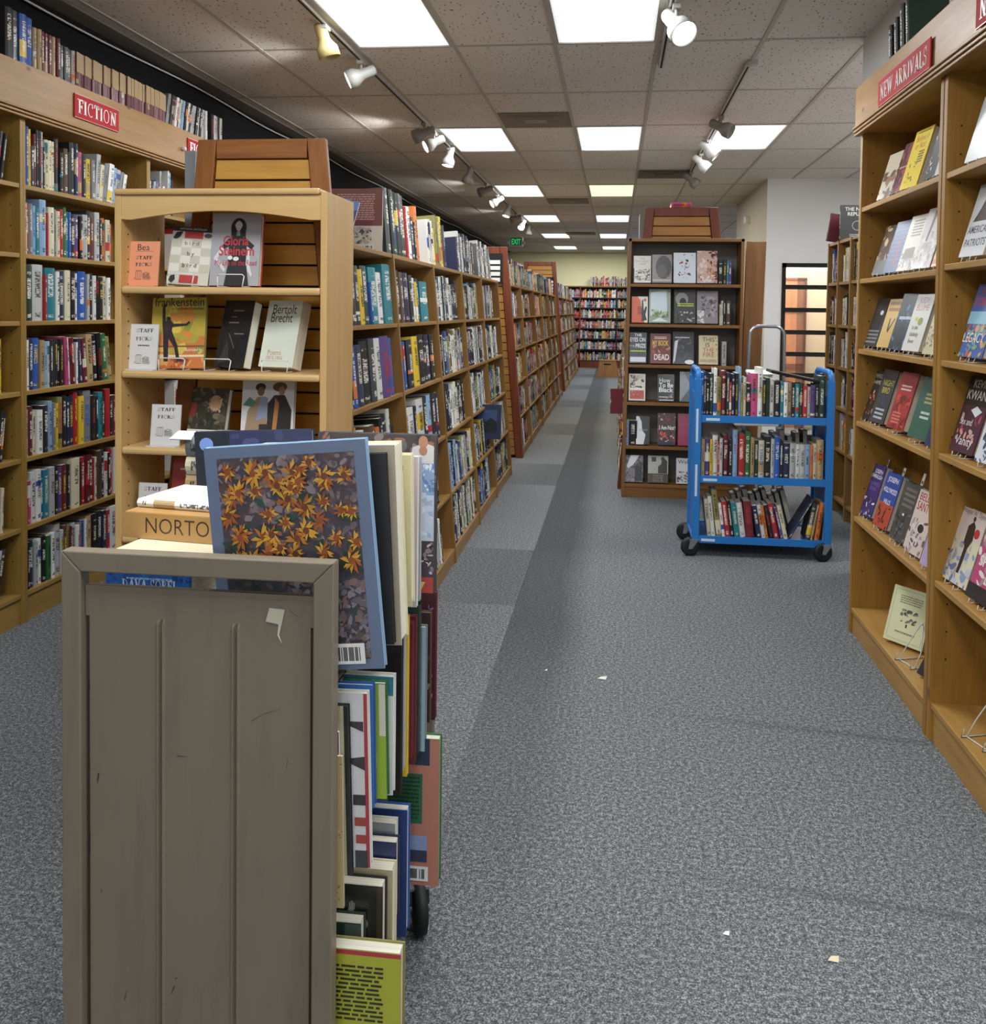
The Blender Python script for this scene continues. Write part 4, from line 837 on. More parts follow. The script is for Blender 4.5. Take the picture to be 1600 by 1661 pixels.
NFB = [ # u0,u1,vtop,vbottom, items, base, label
 [(1028, 1056, 416, 459, [('r', 0, .52, 1, 1, '#dcd8cf'), ('t', 'THE', .5, .86, .07, '#8f8b80'), ('t', 'PROMISED', .5, .76, .07, '#8f8b80', .8), ('t', 'LAND', .5, .66, .07, '#8f8b80'), ('n', .08, .08, .95, .5, 90, .07, ['#4e4436', '#8c7c5c', '#2c261e', '#b9a988'], 1)], 'w', 'white book with a sepia crowd photo, first on top shelf of the brown case'),
  (1058, 1090, 414, 459, [('r', 0, 0, 1, 1, '#8b8a88'), ('e', .58, .55, .4, .42, '#4c4b4c'), ('e', .5, .42, .25, .22, '#5e5c5b'), ('r', .4, .22, .9, .25, '#7a5558'), ('r', .05, .05, .95, .12, '#b5b4b0')], 'g', 'grey book with a large dark face on top shelf of the brown case'),
  (1093, 1129, 411, 459, [('r', 0, 0, 1, 1, '#d5dae2'), ('n', .2, .15, .85, .95, 26, .07, ['#1b1b20', '#37474f', '#4a86b8', '#b03a5a', '#1b1b20', '#c9d468'], 5)], 'w', 'pale book with scattered cut-out shapes on top shelf of the brown case'),
  (1131, 1164, 408, 459, [('r', 0, 0, 1, 1, '#c9a79a'), ('n', .5, .1, 1, 1, 60, .1, ['#6e4034', '#a5673f', '#c98d52', '#3c2220'], 6), ('n', 0, .3, .5, 1, 30, .12, ['#e2cfc6', '#d3b3a8'], 7), ('n', 0, 0, 1, .25, 20, .12, ['#8a6a74', '#d9cfd0'], 3)], 'u', 'shiny pink and brown covered book, last cover on the top shelf')],
 [(1025, 1051, 482, 520, [('r', 0, 0, 1, 1, '#e2ddd2'), ('p', [(0, 0), (.8, 0), (.6, .55), (.55, .85), (.35, 1), (0, 1)], '#d8592a'), ('p', [(.62, .05), (.95, .1), (.85, .3), (.95, .6), (.85, .62), (.75, .45), (.7, .9), (.62, .85)], '#1c1a1a'), ('e', .82, .87, .09, .06, '#c9473a'), ('lines', .35, .3, .65, .62, 5, '#3a2018', 3)], 'o', 'orange and white book with a black figure, brown case second shelf'),
  (1053, 1088, 470, 520, [('r', 0, 0, 1, 1, '#9aa79c'), ('p', [(.05, .2), (.85, .35), (.8, .97), (.08, .9)], '#cfe0e4'), ('n', .1, .15, .9, .4, 20, .12, ['#7c8a4c', '#5c6a3a', '#b8c7b0'], 3), ('p', [(.1, .04), (.9, .04), (.5, .16)], '#dbe9e8')], 'g', 'glossy pale green and white book, brown case second shelf'),
  (1094, 1129, 471, 520, [('r', 0, 0, 1, 1, '#3a3a3c'), ('e', .35, .72, .3, .2, '#8a8a8c'), ('e', .4, .62, .16, .14, '#1c1c1e'), ('lines', .15, .48, .9, .6, 2, '#c3d44a', 3), ('n', .05, .05, .95, .35, 40, .06, ['#151516', '#5b5b5d', '#b4b4b4'], 4)], 'k', 'dark book with arches and yellow title, brown case second shelf'),
  (1131, 1165, 473, 520, [('r', 0, 0, 1, 1, '#8d858a'), ('n', .2, .2, .95, .85, 60, .1, ['#4d464c', '#6b646a', '#a69ea4'], 4), ('n', 0, 0, .35, .4, 14, .14, ['#c9c3c8', '#e2dfe0'], 2)], 'g', 'mauve grey photographic book, brown case second shelf')],
 [(1021, 1049, 540, 583, [('r', 0, 0, 1, 1, '#3d4148'), ('t', 'THE', .5, .87, .09, '#e8e8e8', None, 'c', .02), ('t', 'EYES ON', .48, .7, .13, '#e8e8e8', .9, 'c', .02), ('t', 'PRIZE', .65, .5, .13, '#e8e8e8', .6, 'c', .02), ('t', 'THE', .15, .52, .07, '#c9c9c9'), ('lines', .05, .34, .95, .42, 1, '#c8d438', 3), ('r', .05, .04, .95, .2, '#dfe3ea')], 'x', 'dark book titled THE EYES ON THE PRIZE, brown case third shelf'),
  (1055, 1088, 542, 585, [('r', 0, 0, 1, 1, '#6e2a22'), ('n', 0, .1, 1, .6, 30, .12, ['#a14a38', '#d78a66', '#4a1712'], 4), ('t', 'MY BOOK', .5, .6, .17, '#e3b838', .8, 'c', .02), ('t', 'OF THE', .5, .43, .13, '#541a16', .6), ('t', 'DEAD', .55, .12, .19, '#eae4dc', .75, 'c', .02), ('lines', .2, .8, .8, .9, 2, '#e6d7cc', 4)], 'm', 'dark red book titled MY BOOK OF THE DEAD on third shelf'),
  (1092, 1126, 539, 587, [('r', 0, 0, 1, 1, '#17171a'), ('n', .15, .1, .9, .8, 30, .14, ['#3b3b40', '#55565c', '#242428'], 4), ('p', [(0, 0), (.1, .1), (.25, .75), (.08, .7)], '#c9ccd2'), ('e', .78, .06, .22, .07, '#e9e9ea'), ('lines', .1, .78, .8, .84, 1, '#d5d5d8', 4)], 'k', 'glossy black book with white glare, brown case third shelf'),  # pale wedge and oval are glare drawn into the cover colours
  (1134, 1165, 545, 590, [('r', 0, 0, 1, 1, '#d3c59e'), ('t', 'THIS', .5, .78, .15, '#2a241c', .62), ('t', 'IS', .45, .6, .15, '#2a241c'), ('t', 'THE', .5, .42, .15, '#b5453a', .6), ('t', 'FIRE', .5, .26, .15, '#b5453a', .7), ('t', 'DON LEMON', .5, .08, .09, '#2a241c', .85), ('n', .85, .3, 1, 1, 14, .05, ['#8a6a3a', '#b9975c'], 3)], 'c', 'cream book titled THIS IS THE FIRE, brown case third shelf')],
 [(1020, 1047, 607, 645, [('r', 0, 0, 1, 1, '#d8d2c4'), ('n', .08, .45, .92, .95, 30, .12, ['#3c3a30', '#8f8a72', '#c0b99c', '#1e1d1a'], 8), ('r', .08, .4, .92, .47, '#e9e7e2'), ('r', .08, .06, .92, .38, '#b8402f'), ('n', .1, .08, .9, .36, 24, .06, ['#d98a76', '#8c2a20'], 3)], 'c', 'book with grey photo above red band, fourth shelf of the brown case'),
  (1067, 1094, 608, 648, [('r', 0, 0, 1, 1, '#1c1d20'), ('t', 'How', .08, .7, .16, '#cfcfd0', .7, 'l', .02), ('t', 'To Be', .08, .52, .16, '#f0f0f0', .85, 'l', .02), ('t', 'Black', .06, .34, .17, '#f0f0f0', .88, 'l', .02), ('r', .08, .14, .9, .17, '#d5d5d5'), ('p', [(.3, .0), (.9, .2), (.9, .32), (.5, .1)], '#6f747c'), ('r', .1, .02, .95, .06, '#c9c9c9')], 'k', 'black book titled How To Be Black, brown case fourth shelf'),
  (1103, 1132, 604, 649, [('r', 0, 0, 1, 1, '#585b5e'), ('p', [(0, 0), (.5, .5), (.2, 1), (0, 1)], '#8e9294'), ('r', .45, .62, 1, .7, '#dfe1e2'), ('r', .5, .1, .95, .2, '#dfe1e2')], 'g', 'grey book with white bars partly behind the blue cart')],
 [(1032, 1054, 676, 716, [('r', 0, 0, 1, 1, '#17181b'), ('p', [(0, 0), (.55, 0), (.7, .35), (.45, .5), (.4, .8), (.2, 1), (0, 1)], '#dfe0df'), ('t', 'BLACK', .55, .48, .07, '#8f8f90', .7)], 'k', 'black and white book cover torn down the middle, fifth shelf'),
  (1067, 1096, 671, 716, [('r', 0, 0, 1, 1, '#4a2326'), ('n', 0, .1, 1, 1, 80, .09, ['#96362e', '#2c1718', '#c7bcb6', '#6f2a26', '#1e1a22'], 6), ('t', 'I Am Not', .5, .48, .13, '#f0ece8', .85, 'c', .02), ('n', .1, .2, .6, .42, 10, .1, ['#d9583a'], 3), ('r', 0, 0, 1, .1, '#272648')], 'm', 'busy dark red book titled I Am Not, brown case fifth shelf'),
  (1100, 1132, 672, 716, [('r', 0, 0, 1, 1, '#9c2f54'), ('r', .04, .03, .06, .97, '#7c2040')], 'p', 'plain crimson pink hardcover partly behind the blue cart')],
 [(1012, 1043, 739, 787, [('r', 0, 0, 1, 1, '#77717a'), ('n', 0, 0, 1, 1, 50, .14, ['#544c56', '#8f8a92', '#3b363c'], 8), ('p', [(.15, .6), (.35, 1), (.8, 1), (.5, .65), (.2, .5)], '#e3e6ea'), ('r', .58, .04, .95, .62, '#242226')], 'g', 'glossy grey mauve photo book, bottom shelf of the brown case'),
  (1051, 1084, 740, 789, [('r', 0, .35, 1, 1, '#b9b9ad'), ('p', [(.5, .35), (.95, .35), (.95, .8), (.82, .9), (.7, .88), (.65, .7), (.5, .6)], '#38352f'), ('e', .73, .88, .09, .08, '#3c362e'), ('r', .18, .78, .4, .95, '#3f3c34'), ('r', 0, 0, 1, .34, '#4b463c'), ('t', 'MARTIN', .5, .23, .07, '#a39a80', .8), ('t', 'LUTHER', .5, .14, .07, '#a39a80', .8), ('t', 'KING, JR.', .5, .05, .07, '#a39a80', .8)], 's', 'book with a seated person in a suit, lettered panel below'),
  (1097, 1132, 744, 793, [('r', 0, 0, 1, 1, '#dadcdd'), ('t', 'Welcome', .08, .78, .16, '#22232a', 1.2, 'l'), ('n', .02, .05, 1, .48, 80, .08, ['#4a5a9a', '#8a5a4a', '#cfd0d6', '#c98a5a', '#353a5c'], 6)], 'w', 'white book titled Welcome with a busy lower picture')],
]
for k, row in enumerate(NFB):
    for (u0, u1, v0, v1, items, bs, lab) in row:
        if u1 == 1132: u1 = u0+36; 
        face_book(lab, u0, u1, v0, v1, NY+.035, .025, items, bs, lean=11, group='face-out books in the brown case', xz=NZ[k]+.006)
for k, (tk, x0) in {0: ('k34h6.6 k30h6.8 t14h6.6 v20h6.6', 1166), 1: ('c14h5.6 w14h6.6 k16 _4 u34h6.6', 1168), 2: ('s34h6.6', 1172), 4: ('l22h6.8 k44h6.8', 1014)}.items():
    fn = axis_crop(.22, x0, 0, (0, NY+.02, NZ[k]+.1))
    if k == 4: fn = axis_crop(.3, 1014, 0, (0, NY+.02, NZ[k]+.1))
    shelf_run(tk, f'spine out on {ORD[k]} shelf of the brown case', 'spine-out books in the brown case', 'book', (0, NY+.03), fn, '-y', NZ[k], .3, .17)
# ================================================================ NEW ARRIVALS: books leaning cover out
def ra(label, bay, k, u, W, H, T, items, base, phi=186, lean=16, dxf=.035, zadd=.008, hard=True):
    zs = (RS1 if bay == 1 else RS2)[k]; x = RX+dxf; y = solve(u, 1, (x, 0, zs))      # u: column of the far lower corner
    yc = y-W/2*math.cos(math.radians(phi-180))
    o = dbook(label, W, H, T, (x+T*1.02, yc, zs+zadd), phi, lean, items, base, group='new arrivals facing out', hard=hard)
    t = thing('wire_easel', f'small white wire easel under the {label.split(",")[0]}'[:90], 'easel', (x, yc, zs), 'wire easels in the new arrivals case')
    return o, t
EASELS = []
def wire_feet(t, W, facing, z=0, depth=.1, h=.1, lean=16):
    """easel: two front hooks, base runners and a back brace; local +x is the front"""
    r = .0016; b = MB(); la = math.radians(lean)
    for s in (-1, 1):
        y = s*W*.22
        b.tube([(.008, y, .018), (.012, y, .003), (0, y, .003), (-depth, y, .003)], r, 6)
        b.tube([(-.004, y, .003), (-.004-h*math.sin(la)*1.1-.028, y*.6, h)], r, 6)
    b.tube([(-.004-h*math.sin(la)*1.1-.028, -W*.132, h), (-.004-h*math.sin(la)*1.1-.028, W*.132, h)], r, 6)
    o = b.build('wire_frame', M['metalw'], t); o.rotation_euler = (0, 0, facing)
def T_(tx, x, y, s, c, w=.9, b=.0, al='c'): return ('t', tx, x, y, s, c, w, al, b)
RA = [
 (1, 0, 1424, .15, .215, .025, [('r', 0, 0, 1, 1, '#c9bfa8'), ('n', 0, 0, 1, .6, 20, .2, ['#5c3a26', '#8a6a4a'], 2)], 'u', 'brown and cream book, first on top shelf under NEW ARRIVALS'),
 (1, 0, 1446, .15, .225, .028, [('n', 0, 0, 1, 1, 50, .2, ['#5c1820', '#7a2a2e', '#93403e', '#31161a'], 3), ('r', .1, .5, .9, .53, '#c98f86')], 'm', 'dark red book left of the yellow one on the top display shelf'),
 (1, 0, 1461, .165, .255, .03, [('r', 0, 0, 1, 1, '#e9cf2c'), T_('Believe it', .5, .8, .11, '#c0422c', .7), T_('or Not!', .5, .67, .11, '#c0422c', .6), ('n', .2, .1, .6, .5, 16, .05, ['#2b2718', '#4c451f'], 4), ('lines', .55, .4, .85, .62, 5, '#5c5420', 3), ('lines', .15, .93, .85, .97, 1, '#8c8030', 3)], 'y', 'bright yellow book titled Believe it or Not on top display shelf'),
 (1, 0, 1501, .16, .245, .03, [('r', 0, 0, 1, 1, '#3c3d42'), ('n', .0, .1, .25, .9, 12, .05, ['#e9e9e9'], 4), ('lines', .4, .3, .8, .8, 5, '#77787c', 4)], 'x', 'charcoal book with white spots at right end of the top display shelf'),
 (1, 0, 1518, .15, .22, .03, [('r', 0, 0, 1, 1, '#d5d4cf')], 's', 'pale grey book half hidden by the upright on the top display shelf'),
 (1, 1, 1416, .15, .235, .022, [('n', 0, 0, 1, 1, 40, .15, ['#5a4028', '#c9b48a', '#1b1612', '#8a6a44'], 8), ('r', 0, 0, 1, .3, '#1a1815')], 'u', 'dark tan photo book, first on the second display shelf'),
 (1, 1, 1434, .16, .235, .03, [('r', 0, 0, 1, 1, '#2d4673'), ('lines', .1, .2, .9, .95, 9, '#4c679a', 3), ('r', .55, .15, .62, .62, '#d0405c')], 'b', 'blue book with a thin red stripe on second display shelf'),
 (1, 1, 1456, .16, .24, .03, [('r', 0, 0, 1, 1, '#dcd6c6'), ('lines', .25, .6, .85, .92, 6, '#77705f', 3), ('n', 0, 0, 1, .34, 40, .1, ['#8d8a80', '#6a665c', '#b5b0a2'], 3), ('p', [(.1, .22), (.8, .22), (.75, .42), (.2, .4)], '#7a6f5c')], 'c', 'cream book with an old ship picture on second display shelf'),
 (1, 1, 1481, .16, .25, .03, [('r', 0, 0, 1, 1, '#c4c0bc'), ('n', 0, 0, 1, .6, 40, .12, ['#a9a4a2', '#8c8684', '#d9d5d2'], 3), ('p', [(.3, .45), (.4, .45), (.55, .95), (.4, .95)], '#6a2a2c')], 's', 'shiny grey book with a dark red curved line on second display shelf'),
 (1, 1, 1513, .15, .2, .025, [('r', 0, 0, 1, 1, '#d9a64a'), ('r', 0, .05, 1, .14, '#b0402c')], 'o', 'orange yellow book half hidden by the upright on second display shelf'),
 (1, 2, 1402, .155, .235, .026, [('r', 0, 0, 1, 1, '#34363a'), ('lines', .1, .05, .9, .35, 4, '#8f9196', 3), ('e', .7, .7, .12, .05, '#d9dadd')], 'x', 'dark grey book, first on the third display shelf'),
 (1, 2, 1423, .15, .225, .04, [('r', 0, 0, 1, 1, '#d6b36c'), ('lines', .1, .7, .9, .95, 2, '#a86a34', 3), ('p', [(.4, .35), (.5, .3), (.8, .6), (.72, .6), (.5, .38), (.45, .6), (.38, .6)], '#3a2f22')], 'a', 'tan book with a dark curved mark on third display shelf'),
 (1, 2, 1442, .165, .25, .03, [('r', 0, 0, 1, 1, '#2f343c'), ('n', 0, .0, 1, .8, 24, .12, ['#3f5e86', '#1c1f25', '#4c82c0', '#262b33'], 5), ('lines', .15, .5, .85, .6, 1, '#c9d3de', 3)], 'x', 'near black book with blue streaks on third display shelf'),
 (1, 2, 1464, .16, .24, .04, [('r', 0, 0, 1, 1, '#dddcd4'), T_('JUDY', .5, .84, .11, '#c9788a', .7), T_('BLUME', .5, .71, .11, '#c9788a', .8), ('e', .6, .52, .14, .07, '#8c9a3c'), ('e', .35, .56, .1, .04, '#d9c64a'), T_('In the', .4, .38, .07, '#4a4a4a', .6), T_('Unlikely', .45, .26, .07, '#4a4a4a', .7), T_('Event', .4, .14, .07, '#4a4a4a', .6)], 'w', 'white book titled In the Unlikely Event on third display shelf'),
 (1, 2, 1498, .16, .235, .03, [('r', 0, 0, 1, 1, '#d3c8a2'), ('n', .0, .05, 1, .5, 30, .09, ['#8a7d5c', '#5f563c', '#b7aa84'], 3), ('r', 0, .7, 1, 1, '#2c3154')], 'c', 'book with sailing ships beside the upright on third display shelf'),
 (1, 3, 1397, .15, .235, .03, [('r', 0, 0, 1, 1, '#26211f'), T_('A PERFECT', .5, .86, .08, '#d9d9d6', .85), T_('SHAME', .5, .73, .08, '#d9d9d6', .8), ('n', .1, .1, .9, .6, 26, .09, ['#c9603a', '#8a4a30', '#e0b09a', '#4a2c22'], 5)], 'k', 'black and orange book, first on the fourth display shelf'),
 (1, 3, 1412, .16, .25, .035, [('r', 0, 0, 1, 1, '#33373a'), T_('NIGHT', .55, .7, .11, '#c6c23a', .75), T_('BIRD', .5, .56, .11, '#c6c23a', .65), ('lines', .2, .05, .8, .28, 3, '#b9c4d0', 3), ('n', .1, .3, .9, .5, 10, .08, ['#2c4a6a'], 3)], 'x', 'dark grey book with yellow title on fourth display shelf'),
 (1, 3, 1439, .165, .25, .055, [('r', 0, 0, 1, 1, '#a9332f'), ('n', 0, .0, 1, .6, 30, .16, ['#8a2420', '#c9483e', '#701c1a'], 4), ('lines', .2, .66, .8, .78, 2, '#eed3cc', 3), ('lines', .15, .08, .65, .3, 4, '#d9807a', 5)], 'r', 'thick red book in the middle of the fourth display shelf'),
 (1, 3, 1473, .165, .25, .05, [('r', 0, 0, 1, 1, '#2f5f50'), ('lines', .35, .55, .85, .75, 3, '#b9a86a', 3), ('lines', .35, .3, .8, .45, 2, '#d5e0da', 3)], 'e', 'dark green book near the upright on fourth display shelf'),
 (1, 3, 1502, .16, .23, .03, [('r', 0, 0, 1, 1, '#2a2f5a'), ('lines', .3, .3, .9, .7, 4, '#b95a6c', 3)], 'n', 'navy book with pink lettering beside the upright, fourth display shelf'),
 (1, 4, 1394, .155, .25, .035, [('r', 0, 0, 1, 1, '#3b2a72'), ('n', 0, 0, 1, .35, 24, .1, ['#8a86c8', '#e0e4f0', '#241c40'], 4), T_('JOSEPH', .6, .84, .075, '#eceaf2', .6, .01), T_('WAMBAUGH', .5, .74, .075, '#eceaf2', .85, .01), T_('HOLLYWOOD', .5, .6, .07, '#8d7ac6', .8), T_('CROWS', .5, .5, .07, '#8d7ac6', .5)], 'v', 'purple book with white block letters, first on the fifth display shelf'),
 (1, 4, 1417, .155, .25, .035, [('r', 0, .45, 1, 1, '#28479a'), ('r', 0, 0, 1, .45, '#b8482c'), ('n', 0, 0, 1, .4, 20, .09, ['#271a18', '#5c2418'], 3), T_('JOSEPH', .5, .84, .09, '#f0eff2', .7, .01), T_('HOLLYWOOD', .5, .64, .09, '#f0eff2', .9, .01), T_('HILLS', .5, .44, .08, '#f0eff2', .6, .01)], 'b', 'blue and orange book second from the left on fifth display shelf'),
 (1, 4, 1443, .155, .25, .045, [('r', 0, 0, 1, 1, '#4a4743'), ('n', 0, 0, 1, .5, 30, .1, ['#31302e', '#5d7a94', '#2a2a2a', '#6d6a64'], 3), ('lines', .2, .55, .85, .92, 4, '#77736c', 3), ('r', .4, .43, .5, .47, '#e8e8e8')], 'x', 'dark grey book with faint lettering on fifth display shelf'),
 (1, 4, 1466, .16, .255, .035, [('r', 0, 0, 1, 1, '#d8c8bc'), ('n', 0, 0, 1, .55, 30, .13, ['#b9a0a4', '#8d7c88', '#e0d5cf', '#6d5c66'], 3), ('e', .6, .42, .16, .07, '#2a2224'), T_('BELLA', .45, .84, .12, '#b0383a', .8, .01), T_('SANTO', .5, .68, .14, '#b0383a', .85, .01)], 'c', 'cream book with a large eye and red letters on fifth display shelf'),
 (1, 4, 1494, .155, .2, .03, [('r', 0, 0, 1, 1, '#b7a3c6'), ('lines', .2, .3, .9, .7, 2, '#4a3b5c', 3)], 'v', 'lavender book by the upright on fifth display shelf'),
 (2, 0, 1567, .17, .235, .035, [('r', 0, 0, 1, 1, '#c3c6cb'), ('r', .62, .3, .66, .9, '#5a5d63')], 's', 'light grey book on the top shelf at the right edge'),
 (2, 1, 1557, .165, .26, .045, [('r', 0, 0, 1, 1, '#d9dadc'), ('p', [(.15, .48), (.85, .48), (.8, .7), (.5, .9), (.4, .75), (.3, .62)], '#3a2a30'), T_('AMERICAN', .5, .32, .1, '#2c2f5a', .85, .01), T_('PATRIOTS', .5, .14, .1, '#2c2f5a', .85, .01)], 'w', 'white book titled AMERICAN PATRIOTS at the right edge'),
 (2, 2, 1555, .165, .26, .04, [('r', 0, .4, 1, 1, '#3c5aa0'), ('r', 0, .45, 1, .62, '#8fc0d8'), ('n', 0, 0, 1, .45, 40, .1, ['#c2543a', '#d8a25a', '#5aa0b0', '#8a9a4a'], 3), T_('NORA', .5, .86, .1, '#c23a4c', .6, .01), T_('ROBERTS', .5, .7, .12, '#c23a4c', .85, .01), T_('LEGACY', .45, .2, .13, '#f0efe8', .85)], 'b', 'colourful landscape book titled LEGACY at the right edge'),
 (2, 3, 1542, .165, .27, .04, [('r', 0, 0, 1, 1, '#4a1c34'), ('r', 0, .62, 1, 1, '#1a1518'), T_('KEVIN', .5, .86, .1, '#e8e4e2', .7, .01), T_('KWAN', .45, .7, .12, '#e8e4e2', .8, .01), ('n', .1, .15, .9, .55, 20, .1, ['#b0486a', '#d89a8a', '#8a3050', '#c9b0a4'], 4), ('p', [(.4, .56), (.6, .62), (.85, .56), (.65, .48)], '#dfe6ea'), T_('Sex and', .35, .36, .09, '#f2eeee', .5), T_('Vanity', .5, .1, .12, '#f2eeee', .7)], 'm', 'maroon book with white script title and a pale diamond, right edge'),
 (2, 3, 1583, .16, .25, .03, [('r', 0, 0, 1, 1, '#dfe3e8'), ('n', 0, 0, 1, .4, 20, .1, ['#2c3a52', '#48607c'], 3)], 'w', 'white book with dark blue trees at the right edge'),
 (2, 4, 1530, .175, .265, .03, [('r', 0, .62, 1, 1, '#dccdc4'), ('n', 0, 0, 1, .6, 60, .1, ['#8fa0c4', '#c4cbe0', '#b7a6b0', '#d9d4dc', '#6c7ca6'], 3), ('p', [(.48, .15), (.58, .15), (.62, .5), (.72, .62), (.68, .8), (.58, .86), (.42, .78), (.42, .58), (.5, .5)], '#2a2524'), ('e', .57, .89, .05, .035, '#4a3428'), ('e', .8, .72, .1, .065, '#c2343c'), T_('Wayne W. Dyer', .5, .93, .07, '#8a7a6c', .9)], 'c', 'book showing a standing person before the sea at the right edge'),
 (2, 4, 1568, .17, .25, .035, [('n', 0, 0, 1, 1, 40, .16, ['#d8b8b4', '#e6d6cc', '#b08c94', '#e9e2dc'], 3), T_('SHIFT', .5, .45, .14, '#eeeae8', .8, .01), ('r', 0, 0, 1, .2, '#2a2320')], 'p', 'pale pink book cut off by the right edge, fifth shelf'),
]
for bay, k, u, W, H, T, items, bs, lab in RA:
    y_ = solve(u, 1, (RX+.035, 0, (RS1 if bay == 1 else RS2)[k]))
    if bay == 1 and y_-W*.5 < 3.46: W = max(.09, (y_-3.46)*.98); 
    o, t = ra(lab, bay, k, u, W, H, T, items, bs)
    t['label'] = f"white wire easel under the {' '.join(lab.split()[:9])}".rstrip(','); wire_feet(t, W, PI)
# bottom shelf: cream bordered book, empty easels and two dark books
z = RS1[5]
dbook('small cream book with a bordered vignette on the bottom display shelf', .19, .235, .03, (1.25, 4.0, z+.006), 216, 18, [('r', 0, 0, 1, 1, '#dcdcae'), ('r', .06, .05, .94, .95, '#b9bb92'), ('r', .075, .06, .925, .94, '#dfe0b4'), ('lines', .22, .7, .78, .86, 4, '#8d8e6c', 3), ('n', .25, .38, .75, .62, 26, .06, ['#77786a', '#9a9a84', '#55564a'], 4), ('r', .48, .3, .52, .36, '#3c3c34'), ('lines', .25, .16, .75, .22, 1, '#8d8e6c', 4)], 'c', group='new arrivals facing out')
dbook('black book with white script on the bottom display shelf', .14, .22, .02, (1.235, 3.62, z+.004), 205, 32, [('r', 0, 0, 1, 1, '#1d1d20'), ('lines', .1, .6, .9, .85, 2, '#8d8d90', 3), ('lines', .1, .45, .8, .53, 1, '#e8e8e8', 4), ('lines', .1, .2, .9, .35, 2, '#5a5a5e', 5)], 'k', group='new arrivals facing out')
dbook('black book leaning at the lower right corner of the photo', .16, .22, .02, (1.24, 2.93, RS2[5]+.004), 205, 32, [('r', 0, 0, 1, 1, '#1b1b1e'), ('lines', .1, .5, .9, .8, 2, '#d8d8d8', 3)], 'k', group='new arrivals facing out')
for lab, (x, y, zz) in (('empty white wire easel on the bottom shelf beside the cream book', (1.2, 3.8, z)), ('empty white wire easel at the lower right edge of the photo', (1.2, 3.08, RS2[5]))):
    t = thing('wire_easel', lab, 'easel', (x, y, zz), 'wire easels in the new arrivals case'); r = .0024; b = MB()
    f = lambda a, c, h: (-a, c, h)
    b.tube([(-.02, .05, .03), (-.03, .05, .003), (.1, .05, .003)], r, 6); b.tube([(-.02, -.05, .03), (-.03, -.05, .003), (.1, -.05, .003)], r, 6)
    b.tube([(-.01, .05, .003), (.02, .045, .06), (.05, .01, .15), (.055, 0, .16)], r, 6); b.tube([(-.01, -.05, .003), (.02, -.045, .06), (.05, -.01, .15), (.055, 0, .16)], r, 6); b.tube([(.055, 0, .16), (.11, 0, .003)], r, 6); b.lathe([(0, 0), (.005, .003), (.005, .008), (0, .011)], Matrix.Translation((.053, 0, .156)), 10); b.tube([(-.01, -.05, .003), (-.01, .05, .003)], r, 6)
    o = b.build('wire_frame', M['metalw'], t); o.rotation_euler = (0, 0, .3)
# price slips standing in the fifth-shelf books
for u in (1394, 1417, 1443, 1466):
    y = solve(u, 1, (RX+.05, 0, RS1[4]))-.05; b = MB(); mt = Matrix.Translation((RX+.035+.035+.075, y-.03, RS1[4]+.225)) @ Matrix.Rotation(.28, 4, 'Y')
    b.box(0, -.014, 0, .001, .014, .055+.02*(u == 1443), srgb('#e6e4de'), mat=mt); b.box(-.0005, -.009, .03, .0005, .009, .042, srgb('#6c6c6c'), mat=mt)
    tag(b.build('price_slip', M['mprint']), 'small white slip standing in the ' + {1394: 'purple', 1417: 'blue and orange', 1443: 'dark grey', 1466: 'red lettered cream'}[u] + ' book on fifth display shelf', 'paper slip', 'price slips in the display books')
shelf_run('x30 k34 k26 d40 k30', 'on top of the NEW ARRIVALS header', 'dark books above the NEW ARRIVALS sign', 'book', (-4.36, 1.22), None, '+x', 2.59, .27, .17) if 0 else None
for k, (y, c, H) in enumerate(((4.28, 'k', .23), (4.2, 'x', .24), (4.12, 'k', .27), (4.04, 'd', .27))):
    mt = Matrix.Translation((1.19, y, 2.594)) @ Matrix.Rotation(-PI/2, 4, 'Z') @ Matrix.Rotation(-.12, 4, 'Y'); o = book('book', .03+.01*(k == 2), .17, H, mt, pal(c), True)
    tag(o, f'{["first", "second", "third", "fourth"][k]} dark book from the left above the NEW ARRIVALS sign', 'book', 'dark books above the NEW ARRIVALS sign')

# ================================================================ STAFF PICKS CONTENTS
def stroke_books(x0, y0, s, ink):
    """little line drawing of books as decal items"""
    L = []
    def ln(ax, ay, bx, by, w=.008):
        dx, dy = bx-ax, by-ay; n_ = math.hypot(dx, dy) or 1; px_, py_ = -dy/n_*w, dx/n_*w
        L.append(('p', [(x0+(ax+px_)*s, y0+(ay+py_)*s*.7), (x0+(ax-px_)*s, y0+(ay-py_)*s*.7), (x0+(bx-px_)*s, y0+(by-py_)*s*.7), (x0+(bx+px_)*s, y0+(by+py_)*s*.7)], ink))
    for k in range(4): ln(k*.11, 0, k*.11, .45); 
    for k in range(3): ln(k*.11, .45, k*.11+.06, .5); ln(k*.11, 0, k*.11+.11, 0); ln(k*.11+.06, .5, k*.11+.15, .47)
    for k in range(3): ln(.42, .02+k*.09, .85, .0+k*.09); ln(.42, .1+k*.09, .85, .08+k*.09); ln(.85, k*.09, .88, .04+k*.09)
    ln(.45, .3, .62, .4); ln(.62, .4, .84, .34); ln(.45, .3, .66, .27); ln(.66, .27, .84, .34); ln(-.08, .02, 0, .1); ln(.85, .0, .95, .08)
    return L
